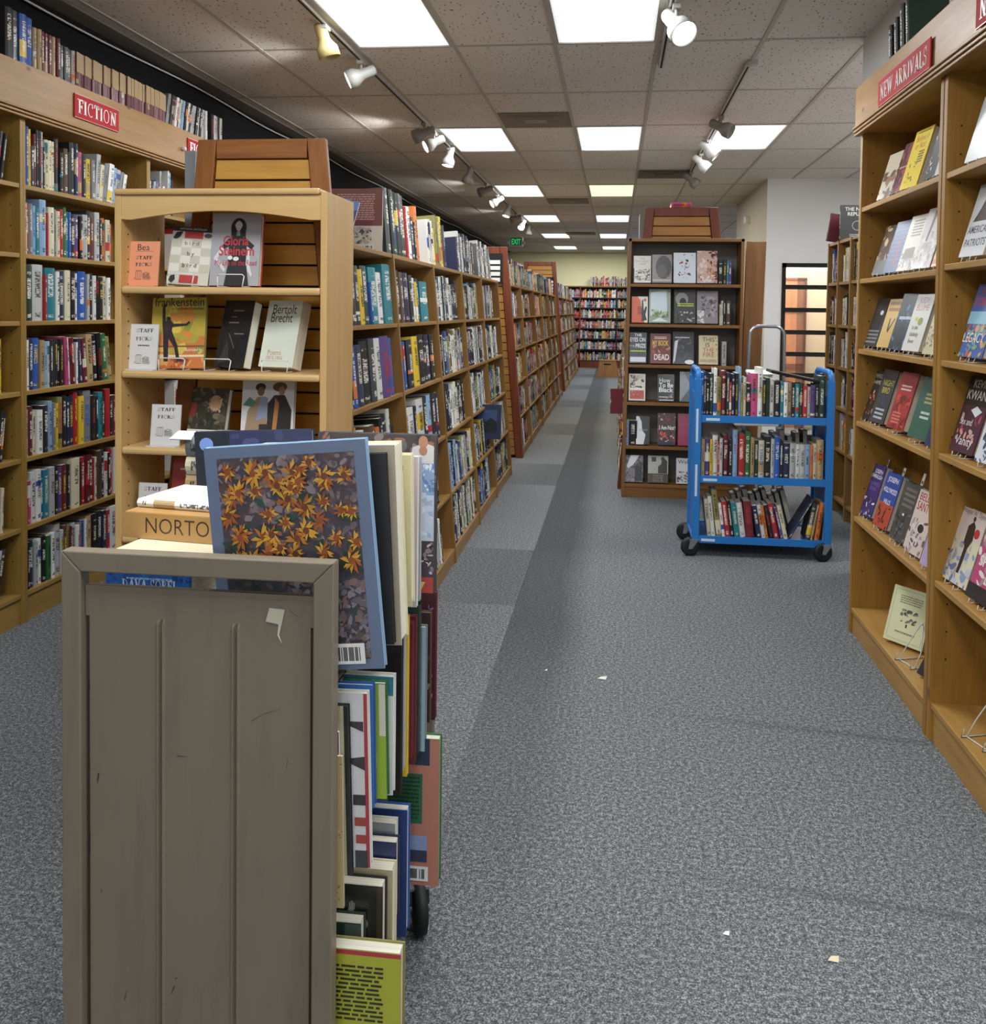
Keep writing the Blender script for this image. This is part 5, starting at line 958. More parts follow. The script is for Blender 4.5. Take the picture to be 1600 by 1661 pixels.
def staff_sign(u0, u1, v0, v1, z, label, bg, ink='#2c2a2a', name=None, Y=3.12):
    a = on(u0, v1, 1, Y); b_ = on(u1, v1, 1, Y); W = b_.x-a.x; H = on(u0, v0, 1, Y+.02).z-z-.004
    t = thing('picks_sign', label, 'sign', (a.x, Y, z)); mt = Matrix.Rotation(-.12, 4, 'X')
    b = MB(); b.box(0, 0, 0, W, .003, H, mat=mt); b.box(0, -.03, 0, W, 0, .003); b.build('acrylic_holder', flat(bg, .25), t)
    it = [('r', .02, .02, .98, .98, bg)]
    if name: it += [T_(name, .45, .8, .14, ink, .45), ('r', .2, .775, .8, .78, ink), ('s', 'STAFF', .5, .6, .075, ink, .54), ('s', 'PICKS', .5, .45, .075, ink, .54)]; it += stroke_books(.25, .16, .55, ink)
    elif name == '': it += [('s', 'STAFF', .52, .82, .08, ink, .6), ('s', 'PICKS', .5, .64, .08, ink, .56), ('lines', .3, .5, .7, .55, 1, ink, 2)]; it += stroke_books(.25, .14, .55, ink)
    else: it += [('s', 'STAFF', .5, .84, .08, ink, .6), ('s', 'PICKS', .5, .66, .08, ink, .56)]; it += stroke_books(.22, .24, .6, ink)
    art(it, W, H, lambda p, r_, e: tuple(mt @ Vector((p, -e, r_))), 'sign_print', t, 'mprint'); return t
staff_sign(207, 256, 389, 463, SZ[0], 'salmon orange STAFF PICKS card on top shelf of birch case', '#e2946e', name='Bea')
staff_sign(208, 254, 523, 596, SZ[1], 'white STAFF PICKS card half behind the illustrated green book', '#cfcdca', name='')
staff_sign(243, 291, 653, 727, SZ[2], 'white STAFF PICKS card alone at left of third birch shelf', '#cfcbc8')
staff_sign(221, 267, 780, 856, SZ[3], 'white STAFF PICKS card partly behind the book truck', '#c6c3c0')
def easel_at(u, z, label, Y=3.16, W=.13):
    x = on(u, 500, 1, Y).x; t = thing('wire_easel', label, 'easel', (x, Y, z), 'wire easels in the birch case'); r = .0022; b = MB()
    b.tube([(-W/2, -.02, .04), (-W/2+.006, -.024, .046), (W/2-.006, -.024, .046), (W/2, -.02, .04)], r, 6)
    for s in (-1, 1): b.tube([(s*W/2, -.02, .04), (s*(W/2-.004), -.028, .003), (s*W/2*.9, .02, .003), (s*W/2*.8, .1, .003)], r, 6)
    b.tube([(-W/2*.8, .1, .003), (W/2*.8, .1, .003)], r, 6); b.build('wire_frame', M['metalw'], t)
bird = [('r', 0, 0, 1, 1, '#c9c4b4'), ('r', 0, .92, 1, 1, '#1a191c'), ('r', .3, .8, .75, .92, '#b02a28'), ('p', [(.02, .8), (.1, .9), (.25, .92), (.2, .82), (.08, .76)], '#1a191c'), ('e', .87, .86, .1, .04, '#3c3a30')]
for r_ in range(4):
    for c_ in range(4): bird.append(('r', .02+c_*.24, .22+r_*.14, .26+c_*.24, .36+r_*.14, ['#d8d3c4', '#bdb8a4'][(r_+c_) % 2]))
for tx, yy in (('b i r d', .68), ('b y', .5), ('b i r d', .3)): bird.append(T_(tx, .5, yy, .07, '#2a2826', .8 if len(tx) > 3 else .3))
bird += [('r', .3, .03, .75, .16, '#b02a28'), ('p', [(.05, .06), (.12, .02), (.2, .08), (.18, .16), (.08, .14)], '#1a191c'), T_('NATIONAL BESTSELLER', .5, .945, .03, '#c9c5ba', .7)]
face_book('cream checked book lettered bird by bird beside the salmon card', 270, 333, 371, 464, 3.15, .025, bird, 'c', lean=13, phi=-82, roll=-3, xz=SZ[0]+.003)
glo = [('r', 0, 0, 1, 1, '#a9a8ac'), ('e', .54, .8, .16, .14, '#1d1b1d'), ('e', .54, .83, .075, .065, '#b9b3b0'), ('p', [(.38, .55), (.7, .55), (.68, .82), (.4, .82)], '#1d1b1d'), ('p', [(.5, .69), (.58, .69), (.565, .78), (.515, .78)], '#8f8a88'), ('e', .54, .83, .062, .07, '#c4bfbb'), ('r', .505, .84, .53, .846, '#3a3636'), ('r', .55, .84, .575, .846, '#3a3636'), ('r', .52, .79, .56, .797, '#7a5a58'), ('p', [(.22, .55), (.35, .65), (.7, .66), (.88, .55), (.82, .5), (.72, .55), (.72, .28), (.36, .28), (.36, .54), (.26, .5)], '#232124'), ('p', [(.22, .54), (.27, .5), (.14, .38), (.32, .22), (.28, .19), (.06, .38)], '#d8d6d6'), ('p', [(.8, .5), (.74, .54), (.72, .25), (.84, .12), (.86, .16), (.8, .28)], '#d8d6d6'), ('p', [(.3, 0), (.8, 0), (.74, .28), (.36, .28)], '#2a282b'),
       T_('Gloria', .5, .56, .13, '#c63a44', .52, .015), T_('Steinem', .52, .42, .13, '#c63a44', .72, .015), T_('My Life on the Road', .52, .28, .075, '#c63a44', .85), ('e', .4, .385, .05, .03, '#e4e2e0'), ('e', .52, .37, .06, .03, '#e4e2e0')]
face_book('grey hardcover with a dark-haired person and large red letters', 339, 419, 349, 464, 3.17, .03, glo, 'r', lean=8, phi=-90, xz=SZ[0]+.003)
fra = [('r', 0, .45, 1, 1, '#b9a23a'), ('r', 0, 0, 1, .45, '#c9743c'), ('n', .3, .2, 1, .9, 26, .16, ['#d4bb52', '#8a8a2c', '#d08a3a', '#a8a03c'], 3), ('n', 0, .1, .35, .5, 12, .14, ['#cf8a4a', '#e0b86a'], 5), ('r', 0, .3, 1, .32, '#7c4a2c'), ('r', 0, .16, 1, .19, '#e2d5b0'), ('n', 0, .0, 1, .15, 16, .1, ['#b05a30', '#d89c5a', '#8a4a2a'], 5),
       ('p', [(.22, .5), (.38, .5), (.4, .64), (.36, .68), (.26, .67), (.24, .86), (.28, .9), (.22, .92), (.19, .86), (.2, .62)], '#2a2022'), ('e', .31, .7, .045, .032, '#2a2022'), ('p', [(.36, .58), (.66, .6), (.72, .64), (.7, .67), (.64, .63), (.36, .63)], '#2a2022'), ('p', [(.22, .52), (.39, .52), (.5, .32), (.55, .14), (.64, .1), (.5, .1), (.44, .3), (.33, .42), (.34, .1), (.26, .1), (.24, .3)], '#2a2022'),
       T_('frankenstein', .5, .88, .12, '#2c2620', .92, .005), T_('or The Modern Prometheus', .66, .825, .04, '#2c2620', .6), T_('illustrated by', .8, .24, .045, '#efe8d8', .32)]
face_book('olive and orange book with a dark striding silhouette, second birch shelf', 243, 329, 484, 592, 3.15, .016, fra, 'j', lean=10, phi=-88, roll=1.5, xz=SZ[1]+.003)
blk = [('r', 0, 0, 1, 1, '#1c1a1c'), ('lines', .35, .82, .7, .86, 1, '#8a8684', 3), ('lines', .3, .73, .5, .76, 1, '#8a8684', 4), ('lines', .25, .64, .6, .68, 1, '#8a8684', 5), ('lines', .5, .48, .85, .51, 1, '#8a8684', 6), ('p', [(.3, .5), (.34, .5), (.6, .28), (.56, .28)], '#5c5856'), ('p', [(.1, .05), (.5, .1), (.3, .4)], '#3a383a')]
face_book('black book with a thick white page edge on second birch shelf', 348, 405, 492, 599, 3.15, .045, blk, 'k', lean=14, phi=-112, xz=SZ[1]+.003)
bre = [('r', 0, 0, 1, 1, '#d8dccb'), T_('Bertolt', .5, .8, .14, '#2c2a26', .72), T_('Brecht', .45, .67, .14, '#2c2a26', .65), T_('Poems', .4, .18, .075, '#c28a6c', .4), T_('1913-1956', .42, .09, .075, '#c28a6c', .5)]
face_book('thick pale paperback with a curling cover on second birch shelf', 421, 482, 494, 594, 3.15, .055, bre, 'c', lean=16, phi=-104, xz=SZ[1]+.003, hard=False)
for u, z, l in ((297, SZ[0], 'wire easel holding the checked cream book'), (378, SZ[0], 'white wire easel holding the grey hardcover'), (283, SZ[1], 'white wire easel holding the olive illustrated book'), (357, SZ[1], 'white wire easel in front of the black book'), (450, SZ[1], 'wire easel under the thick pale book')): easel_at(u, z, l, Y=3.13, W=.1)
pai = [('r', 0, .2, 1, 1, '#3a3428'), ('n', 0, .22, 1, 1, 70, .12, ['#2a2a20', '#5a5240', '#443a2c', '#6d6a50', '#26301f'], 4), ('e', .68, .72, .17, .15, '#b08c6a'), ('n', .5, .56, .85, .85, 12, .05, ['#c9a884', '#8a6648'], 4), ('p', [(0, .45), (.15, .5), (.2, .7), (.05, .72)], '#8a2c2a'), ('r', 0, .2, 1, .24, '#dcd8cc'), ('r', 0, 0, 1, .2, '#1a1a1b'), ('lines', .35, .08, .85, .13, 1, '#b9b5aa', 3)]
face_book('dark painted portrait book on third birch shelf', 300, 364, 632, 722, 3.15, .03, pai, 'x', lean=14, phi=-98, xz=SZ[2]+.003)
two = [('r', 0, 0, 1, 1, '#d3d2d4'), ('e', .35, .84, .1, .06, '#2a2626'), ('e', .36, .78, .07, .07, '#7d5c48'), ('e', .72, .84, .14, .07, '#5c4a36'), ('e', .76, .78, .06, .07, '#9a7a5e'), ('p', [(.05, 0), (.12, .5), (.3, .7), (.45, .7), (.5, .3), (.4, 0)], '#9a8266'), ('p', [(.28, .35), (.5, .4), (.5, .68), (.36, .7)], '#8c96ac'), ('p', [(.5, 0), (.5, .6), (.62, .72), (.82, .72), (.96, .5), (.95, 0)], '#241f1d'), ('p', [(.6, .2), (.68, .2), (.72, .6), (.64, .68)], '#b0743a'), ('p', [(.02, .58), (.15, .7), (.28, .62), (.22, .55)], '#5c8468'), ('r', .35, .0, .5, .3, '#2e2a28')]
face_book('white book with two old-fashioned painted figures, third birch shelf', 389, 474, 612, 722, 3.17, .02, two, 'w', lean=12, phi=-90, roll=2, xz=SZ[2]+.003)
red = [('r', 0, .2, 1, 1, '#9c2c22'), ('r', 0, 0, 1, .2, '#3f5f92'), ('lines', .2, .82, .9, .87, 1, '#e2c9b8', 3), ('lines', .35, .74, .8, .78, 1, '#e2c9b8', 4), ('p', [(.6, .2), (.95, .2), (.95, .5), (.8, .36), (.7, .38), (.62, .3)], '#20222c')]
face_book('red and blue covered book on fourth birch shelf behind the truck', 272, 330, 748, 838, 3.15, .03, red, 'r', lean=14, phi=-84, xz=SZ[3]+.003)

# ================================================================ BLUE BOOK CART
BL = flat('#2478c4', .35, name='cart_blue'); CX0, CX1, CY0, CY1 = .497, 1.345, 5.77, 6.2; CZ = [.885, .505, .125]
t = thing('book_cart', 'blue metal three shelf book cart on black casters', 'cart', (.92, 5.98, 0))
for x0, nm in ((CX0, 'left'), (CX1-.045, 'right')):
    b = MB(); x1 = x0+.045
    for ya, yb_ in ((CY0, CY0+.035), (CY1-.035, CY1)): b.box(x0, ya, .09, x1, yb_, 1.12)
    n = 8; R_ = .05
    b2 = []
    pth = [(x0+.0225, CY0+.018, 1.1)]+[(x0+.0225, CY0+.018+R_-R_*math.cos(a), 1.12+R_*math.sin(a)) for a in [k*PI/2/n for k in range(n+1)]]+[(x0+.0225, CY1-.018-R_+R_*math.sin(a), 1.12+R_*math.cos(a)) for a in [k*PI/2/n for k in range(n+1)]]+[(x0+.0225, CY1-.018, 1.1)]
    b.tube(pth, .019, 8); b.box(x0+.002, CY0+.03, .09, x1-.002, CY1-.03, .115)
    po(b, 'end_frame', BL, t, .006)
    boxo('end_panel', (x0+.012, CY0+.03, .1, x0+.018, CY1-.03, 1.02), BL, t)
for z in CZ:
    b = MB(); b.box(CX0+.045, CY0+.01, z-.005, CX1-.045, CY1-.01, z); b.box(CX0+.045, CY0+.006, z-.04, CX1-.045, CY0+.012, z+.006); b.box(CX0+.045, CY1-.012, z-.04, CX1-.045, CY1-.006, z+.006); po(b, 'shelf', BL, t, .001)
lb = flat('#cfdfee', .4, name='label_white')
for z0, z1 in ((.72, .93), (.38, .58)): boxo('label', (CX0+.012, CY0-.0015, z0, CX0+.026, CY0, z1), lb, t)
for z, x0 in ((.885, .57), (.505, .56), (.125, .555)): boxo('label', (x0, CY0+.0045, z-.028, x0+.085, CY0+.006, z-.012), lb, t)
RUB = flat('#151516', .6, name='rubber'); STL = flat('#a9acb0', .3, .8, name='steel')
def caster(t, x, y, r, h, ang):
    b = MB(); mt = Matrix.Translation((x-t.location.x, y-t.location.y, 0)) @ Matrix.Rotation(ang, 4, 'Z') @ Matrix.Translation((.03, 0, r)) @ Matrix.Rotation(PI/2, 4, 'X')
    b.lathe([(0, -.014), (r*.75, -.016), (r, -.012), (r, .012), (r*.75, .016), (0, .014)], mt, 24); b.build('wheel', RUB, t)
    b = MB(); mt2 = Matrix.Translation((x-t.location.x, y-t.location.y, 0)) @ Matrix.Rotation(ang, 4, 'Z')
    for s in (-.02, .02):
        P = [(-.02, s, h), (.035, s, h), (.045, s, r-.01), (.022, s, r-.012)]
        b.face([mt2 @ Vector(p) for p in P]); b.face([mt2 @ Vector((p[0], p[1]+.003*(1 if s > 0 else -1), p[2])) for p in P])
        b.tube([mt2 @ Vector((.032, s*.9, r)), mt2 @ Vector((.032, s*1.3, r))], .009, 8)
    b.box(-.025, -.025, h-.003, .04, .025, h+.004, mat=mt2); b.tube([mt2 @ Vector((0, 0, h)), mt2 @ Vector((0, 0, h+.03))], .014, 10); b.build('fork', STL, t)
for x, y, a in ((CX0+.02, CY0+.02, PI+.2), (CX0+.02, CY1-.02, PI-.1), (CX1-.02, CY0+.02, PI+.3), (CX1-.03, CY1-.02, PI)): caster(t, x, y, .058, .105, a)
SC5 = 310/1197
for k, (c0, toks, wh) in enumerate(((183, 'b18h8.6 n14h8.8 k20h7.4 d28h8.4 w22h9.4 j26h7.6 m32h9 d18h8.6 r14h6.8 n22h8.4 k20h8.6 l18h9.8 a14h6.6 c18h7.8 k30h6.6 p42h8.6 w32h9.8 k20h7.4 d24h7.8 w28h7.2 k38h7.2 t22h7 w24h7 a26h7 k22h6.8 t26h6.8 d22h6.8 r28h6.4 s20h6.2 v28h6.6 k22h6.8 d42h8.4', 'on the cart top shelf'),
    (183, 'a24h7.4 v32h7.4 y16h7.4 w34h8.2>0 r10h7 s20h7.6 m38h8.2 k24h7.4 l32h9.4 _6 r40h8.6 e36h9 a22h7.8 d28h7.4 c36h7.4 k42h8.2 s22h7.8 b34h8.2 k22h7.4 n40h7 s36h7 w26h6.8 s32h6.8 l32h6.8 o18h6.8 c24h7 a44h7.8', 'on the cart middle shelf'))):
    fn = axis_crop(SC5, 1090, 0, (0, CY0+.02, CZ[k]+.1)); shelf_run(toks, wh, 'books '+wh, 'book', (c0, CY0+.016), fn, '-y', CZ[k], .315, .165, hard_p=.7)
fn = axis_crop(SC5, 1090, 0, (0, CY0+.02, .2))
shelf_run('c24h7.8<7 w26h8.4<7 j34h9.8<8 w18h7<8 r34h7.4<8 k22h7.6<8 t34h7.2<8 w36h7.2<8 m50h7.6<6 n30h6.8<10 w26h7<10 o14h6.8<10 k26h7<12 r34h7.4<12 v18h6.6<13 c26h7<13', 'leaning on the cart bottom shelf', 'leaning books on the cart bottom shelf', 'book', (196, CY0+.016), fn, '-y', CZ[2], .3, .16, hard_p=.7)
shelf_run('n14h9.4>30 x32h7.4>10 a14h7.2>10 o30h7.6>8 g22h7>3', 'at cart bottom right', 'books at the right of the cart bottom shelf', 'book', (724, CY0+.016), fn, '-y', CZ[2], .31, .17, hard_p=.7)
# rear books of the cart, pages and backs showing
for k, (x0, x1, z, nn) in enumerate(((.98, 1.27, CZ[1], 6), (.82, 1.18, CZ[2], 9))):
    for j in range(nn):
        x = x0+(x1-x0)*j/nn; c = 'xgsgknsxg'[j % 9]
        mt = Matrix.Translation((x+.03, CY1-.012, z+.001)) @ Matrix.Rotation(PI, 4, 'Z') @ Matrix.Rotation(.25 if k else .05, 4, 'Y') ; mt = mt if not k else Matrix.Translation((0, 0, .0)) @ mt
        o = book('book', .03, .15, .235+.02*(j % 3), mt, pal(c), True); tag(o, f'{ORD[j]} book of the back row on the cart {"bottom" if k else "middle"} shelf', 'book', 'back row books on the blue cart')
tb = thing('comb_bound_booklet', 'black comb-bound booklet lying across the cart books', 'booklet', (1.12, 5.9, 1.13)); mt = Matrix.Rotation(.2, 4, 'Y')
b = MB(); b.box(-.16, -.1, 0, .17, .1, .018, mat=mt); b.build('cover', flat('#222022', .35, name='black_cover'), tb)
b = MB()
for k in range(26): p = mt @ Vector((-.155+k*.0125, -.102, .009)); b.lathe([(.008, -.003), (.011, 0), (.008, .003)], Matrix.Translation(p) @ Matrix.Rotation(PI/2, 4, 'Y'), 10)
b.build('comb_spine', M['dark'], tb)
dbook('white book lying open side up on the cart left of the booklet', .16, .12, .02, (.93, 6.0, 1.12), -90, 80, None, 'w')

# ================================================================ STEP LADDER BEHIND THE CART
t = thing('step_ladder', 'silver folding step ladder with rounded handle behind the blue cart', 'ladder', (1.1, 7.0, 0)); AL = flat('#b9bbbd', .25, .9, name='aluminium')
b = MB(); R_ = .07; xa, xb, zt = .985, 1.235, 1.435
P = [(xa-.015, 6.95, .3), (xa-.01, 6.93, .8), (xa, 6.9, zt-R_)]+[(xa+R_-R_*math.cos(a), 6.9, zt-R_+R_*math.sin(a)) for a in [k*PI/16 for k in range(1, 9)]]+[(xb-R_+R_*math.sin(a), 6.9, zt-R_+R_*math.cos(a)) for a in [k*PI/16 for k in range(0, 9)]]+[(xb+.01, 6.93, .8), (xb+.015, 6.95, .3)]
P = [(p[0]-.0-P[0][0]*0-1.1, p[1]-7.0, p[2]) for p in P]; b.tube(P, .0125, 10); b.build('handle', AL, t)
boxo('platform', (.885, 6.85, .70, 1.2, 7.15, .72), flat('#c9cbcc', .4, name='ladder_top'), t, .004); boxo('step', (.9, 6.9, .42, 1.19, 7.0, .44), flat('#c9cbcc', .4, name='ladder_top'), t, .003)
for x in (.97, 1.24):
    for y0, y1 in ((6.95, 6.86), (7.1, 7.3)): b = MB(); b.tube([(x-1.1, y0-7, .7), (x-1.1, y1-7, .02)], .011, 8); o = b.build('leg', AL, t); b = MB(); b.tube([(0, 0, .0), (0, 0, .04)], .015, 8); f = b.build('foot', RUB, o); f.location = (x-1.1, y1-7, 0)

# ================================================================ SMALL BOOKCASE BEYOND, FAR RIGHT
t = thing('brown_bookcase', 'narrow oak bookcase beyond the white wall end, books on top', 'bookcase', (1.85, 7.3, 0)); FXR = 1.70
for y in (6.3, 6.95, 7.33, 7.66): boxo('upright', (FXR, y-.015, 0, FXR+.28, y+.015, 2.1), M['row_z'], t)
for k, (a, c) in enumerate(((7.33, 7.66), (6.3, 7.33))):
    for z in (.12, .5, .82, 1.13, 1.45, 1.78, 2.1): boxo('shelf', (FXR+.006, a+.015, z-.022, FXR+.27, c-.015, z), M['row_y'], t)
boxo('back_panel', (FXR+.27, 6.3, 0, FXR+.28, 7.66, 2.1), M['row_z'], t)
f2 = far; far = MB()
for z in (.5, .82, 1.13, 1.45, 1.78): far_run(7.36, 7.64, FXR+.02, '-x', z, .3, palette='kwcmbbwk'); far_run(6.5, 7.3, FXR+.02, '-x', z, .3, palette='kwcmyowgks')
o = far.build('far_bookcase_books', M['bookfar']); o['kind'] = 'stuff'; tag(o, 'rows of mixed books in the narrow oak bookcase', 'books')
dbook('black magazine box facing out on top of the narrow oak bookcase', .28, .27, .04, (FXR+.14, 7.32, 2.1), -90, 0, [('r', 0, 0, 1, 1, '#1c1d20'), T_('THE NEW', .42, .84, .1, '#d8d6cc', .6, .01), T_('REPUBLIC', .48, .7, .1, '#d8d6cc', .75, .01), ('e', .45, .42, .14, .14, '#8d8d88'), ('e', .45, .42, .12, .12, '#1c1d20'), ('lines', .25, .1, .75, .18, 2, '#b0aea6', 3)], 'k')
dbook('dark red book leaning on top of the narrow oak bookcase', .16, .22, .03, (FXR+.02, 7.5, 2.1), -90, 0, None, 'm', roll=-8)

# ================================================================ TRACK LIGHTS
TRK = flat('#c2bdb4', .4, name='track_metal')
def track(x, y0, y1, lab):
    b = MB(); b.box(x-.017, y0, CEIL-.028, x+.017, y1, CEIL-.006); t = b.build('light_track', TRK); tag(t, lab, 'light track')
    b = MB(); b.box(x-.006, y0+.01, CEIL-.030, x+.006, y1-.01, CEIL-.0275); o = b.build('slot', M['dark'], t)
track(-1.64, 3.2, 17.5, 'long light track along the left side of the ceiling'); track(.81, 5.95, 10.9, 'right light track holding four spotlights'); track(.26, 3.0, 6.0, 'near light track ending above the aisle')
HC = {'w': flat('#b4b2ae', .45, name='head_white'), 'c': flat('#b3a06c', .5, name='head_cream'), 'd': flat('#8b847c', .5, name='head_taupe')}
q = NT('lamp_glow'); M['glow'] = q.done((1, 1, 1), .5); q.put(q.b.inputs['Emission Color'], (1, .97, .92, 1)); q.b.inputs['Emission Strength'].default_value = 6
def spot(x, y, dirv, hc, lit, lab, sc=1.0, watts=9):
    t = thing('spotlight', lab, 'spotlight', (x, y, CEIL-.028), 'track spotlights'); d = Vector(dirv).normalized(); piv = Vector((0, 0, -.085*sc))
    rot = d.to_track_quat('Z', 'Y').to_matrix().to_4x4()
    b = MB(); b.box(-.02, -.04, -.022, .02, .04, .0); b.tube([(0, 0, -.02), (0, 0, -.085*sc)], .008, 8); b.build('stem', HC['w' if hc != 'd' else 'd'], t, bevel=.002)
    mt = Matrix.Translation(piv) @ rot @ Matrix.Translation((0, 0, -.07*sc)); k = sc
    b = MB(); b.lathe([(0, -.03*k), (.03*k, -.028*k), (.034*k, -.015*k), (.034*k, .06*k), (.04*k, .075*k), (.06*k, .11*k), (.062*k, .165*k), (.058*k, .165*k), (.055*k, .12*k), (.0, .11*k)], mt, 24); b.build('shade', HC[hc], t)
    if lit:
        b = MB(); b.lathe([(0, .1605*k), (.052*k, .1605*k), (.053*k, .15*k)], mt, 24); b.build('bulb', M['glow'], t)
        l = bpy.data.lights.new('spot_lamp', 'SPOT'); l.energy = watts; l.spot_size = 2.1; l.spot_blend = .6; l.shadow_soft_size = .04; l.color = (1, .98, .95)
        o = bpy.data.objects.new('spot_lamp', l); COL.objects.link(o); p = Vector(t.location)+piv+d*.12*k; o.location = p; o.rotation_euler = (-d).to_track_quat('Z', 'Y').to_euler()
for k, (y, dv, hc, lit, sc, w) in enumerate([(4.97, (.25, .1, -.8), 'c', 0, 1, 0), (5.70, (-.75, -.25, -.38), 'w', 1, 1, 16), (7.62, (-.85, .1, -.3), 'd', 1, 1, 14), (8.05, (-.6, -.3, -.35), 'w', 1, 1, 10), (8.8, (-.15, -.1, -.8), 'w', 1, 1, 10), (10.0, (-.3, .2, -.8), 'd', 0, 1, 0), (11.3, (-.85, .2, -.3), 'd', 1, 1, 12),
        (12.4, (-.6, -.3, -.4), 'w', 1, 1, 10), (13.6, (-.2, -.2, -.8), 'w', 1, 1, 8), (14.7, (-.8, 0, -.3), 'd', 1, 1, 10), (15.8, (-.2, -.4, -.5), 'w', 1, 1, 8), (16.9, (0, -.1, -.8), 'w', 0, 1, 0)]):
    spot(-1.64, y, dv, hc, lit, f'{ {"c": "cream", "w": "white", "d": "taupe"}[hc]} {"lit " if lit else ""}spotlight on the left track, {ORD[k]} from the camera', sc, w)
for k, (y, dv, hc) in enumerate([(7.5, (.7, -.3, -.4), 'd'), (8.5, (.7, -.1, -.6), 'w'), (9.25, (.65, 0, -.6), 'w'), (10.45, (.6, 0, -.5), 'd')]):
    spot(.81, y, dv, hc, 0, f'{ {"w": "white", "d": "taupe"}[hc]} spotlight on the right track, {ORD[k]} from the camera')
spot(.28, 4.78, (.3, -.55, -.55), 'w', 1, 'bright spotlight cut off by the top edge of the photo', 1.15, 16)
b = MB(); b.box(.8, 5.93, CEIL-.032, .86, 5.99, CEIL-.004); tag(b.build('track_end_box', HC['w']), 'small white end box on the right light track', 'end cap')
# vents
for k, (x0, x1, y0, y1, c) in enumerate(((-.985, -.405, 7.38, 7.95, '#7d7468'), (.225, .835, 10.45, 11.03, '#5a5046'), (-1.02, -.42, 13.0, 13.6, '#7d7468'), (-1.05, -.45, 18.6, 19.2, '#6d645a'))):
    t = thing('ceiling_vent', f'brown square ceiling vent, {ORD[k]} from the camera', 'vent', (x0+.3, y0+.3, CEIL)); vm = flat(c, .6); boxo('frame', (x0, y0, CEIL-.012, x1, y1, CEIL-.002), vm, t, .003)
    boxo('core', (x0+.2, y0+.22, CEIL-.018, x1-.2, y1-.22, CEIL-.012), flat('#9a9186' if k != 1 else c, .6), t)
    for j in range(3): boxo('louver', (x0+.05+.04*j, y0+.05+.04*j, CEIL-.015, x1-.05-.04*j, y0+.056+.04*j, CEIL-.012), vm, t)
t = thing('wall_sensor', 'small white fixture high on the left face of the office wall', 'sensor', (1.75, 12.6, 2.77)); b = MB(); b.prism([(12.5, 2.73), (12.72, 2.75), (12.72, 2.85), (12.52, 2.82)], 1.70, 1.76, 0); po(b, 'body', flat('#ecebe6', .4, name='sensor_white'), t, .01)

# ================================================================ BOOK TRUCK IN THE FOREGROUND
TP = NT('taupe_enamel'); v = TP.coord(); n1 = TP.noise(v, 3, 4); n2 = TP.noise(v, 26, 5, .7); n3 = TP.noise(TP.mapping(v, (9, 9, 1.2)), 3, 4)
base = TP.mix(n1, srgb('#73695a'), srgb('#807564')); sm_ = TP.ramp(n3, [(.52, (0, 0, 0)), (.75, (1, 1, 1))]); base = TP.mix(TP.math('MULTIPLY', sm_, .3), base, srgb('#585245')); ch = TP.ramp(n2, [(.7, (0, 0, 0)), (.74, (1, 1, 1))])
TP.bump(n1, .05, .01); M['truck'] = TP.done(TP.mix(ch, base, srgb('#4a4336')), .42, spec=.35)
TX0, TX1, TY0, TY1, TZ = -.962, -.467, 1.48, 2.38, 1.10
t = thing('book_truck', 'old taupe metal library book truck filling the lower left', 'book truck', (-.71, 1.9, 0))
def frame_end(y0, y1, sgn):
    w = .036; b = MB()
    b.prism([(TX0, .1), (TX0, TZ), (TX0+w, TZ-w), (TX0+w, .1)], y0, y1, 1); po(b, 'frame_post', M['truck'], t, .0025)
    b = MB(); b.prism([(TX1, .1), (TX1-w, .1), (TX1-w, TZ-w), (TX1, TZ)], y0, y1, 1); po(b, 'frame_post', M['truck'], t, .0025)
    b = MB(); b.prism([(TX0, TZ), (TX1, TZ), (TX1-w, TZ-w), (TX0+w, TZ-w)], y0, y1, 1); po(b, 'frame_rail', M['truck'], t, .0025)
    boxo('frame_rail', (TX0+w, y0, .1, TX1-w, y1, .14), M['truck'], t, .002)
    yp = (y0+y1)/2; px0, px1, pz = TX0+w+.001, TX1-w-.001, 1.037; b = MB()
    # pressed panel: flat with two vertical beads
    xs = [px0, px0+.006]; prof = [(px0, yp+.012), (px0+.006, yp+.012), (px0+.008, yp)]
    for f in (.333, .66):
        c = px0+(px1-px0)*f
        for dx, dy in ((-.009, 0), (-.005, -.004*sgn), (0, .003*sgn), (.005, -.004*sgn), (.009, 0)): prof.append((c+dx, yp+dy*1.0))
    prof += [(px1-.008, yp), (px1-.006, yp+.012), (px1, yp+.012)]
    zt_ = .97
    for (xa, ya), (xb, yb_) in zip(prof, prof[1:]): b.face([(xa, ya, .14), (xb, yb_, .14), (xb, yb_, zt_), (xa, ya, zt_)])
    flatp = [(p[0], yp if .01 < p[0]-px0 < px1-px0-.01 else p[1]) for p in prof]
    for (a1, b1), (a2, b2) in zip(zip(prof, flatp), zip(prof[1:], flatp[1:])): b.face([(a1[0], a1[1], zt_), (a2[0], a2[1], zt_), (b2[0], b2[1], zt_+.012), (b1[0], b1[1], zt_+.012)])
    b.box(px0, yp, zt_+.012, px1, yp+.0015, pz); b.box(px0, yp-.001, pz-.008, px1, yp+.012, pz)
    po(b, 'end_panel', M['truck'], t)
frame_end(TY0, TY0+.03, 1); frame_end(TY1-.03, TY1, -1)
for z in (.86, .56, .14):
    b = MB(); b.box(TX0+.02, TY0+.03, z-.004, TX1-.02, TY1-.03, z); b.box(TX0+.02, TY0+.03, z-.03, TX0+.024, TY1-.03, z+.01); b.box(TX1-.024, TY0+.03, z-.03, TX1-.02, TY1-.03, z+.002); po(b, 'shelf', M['truck'], t)
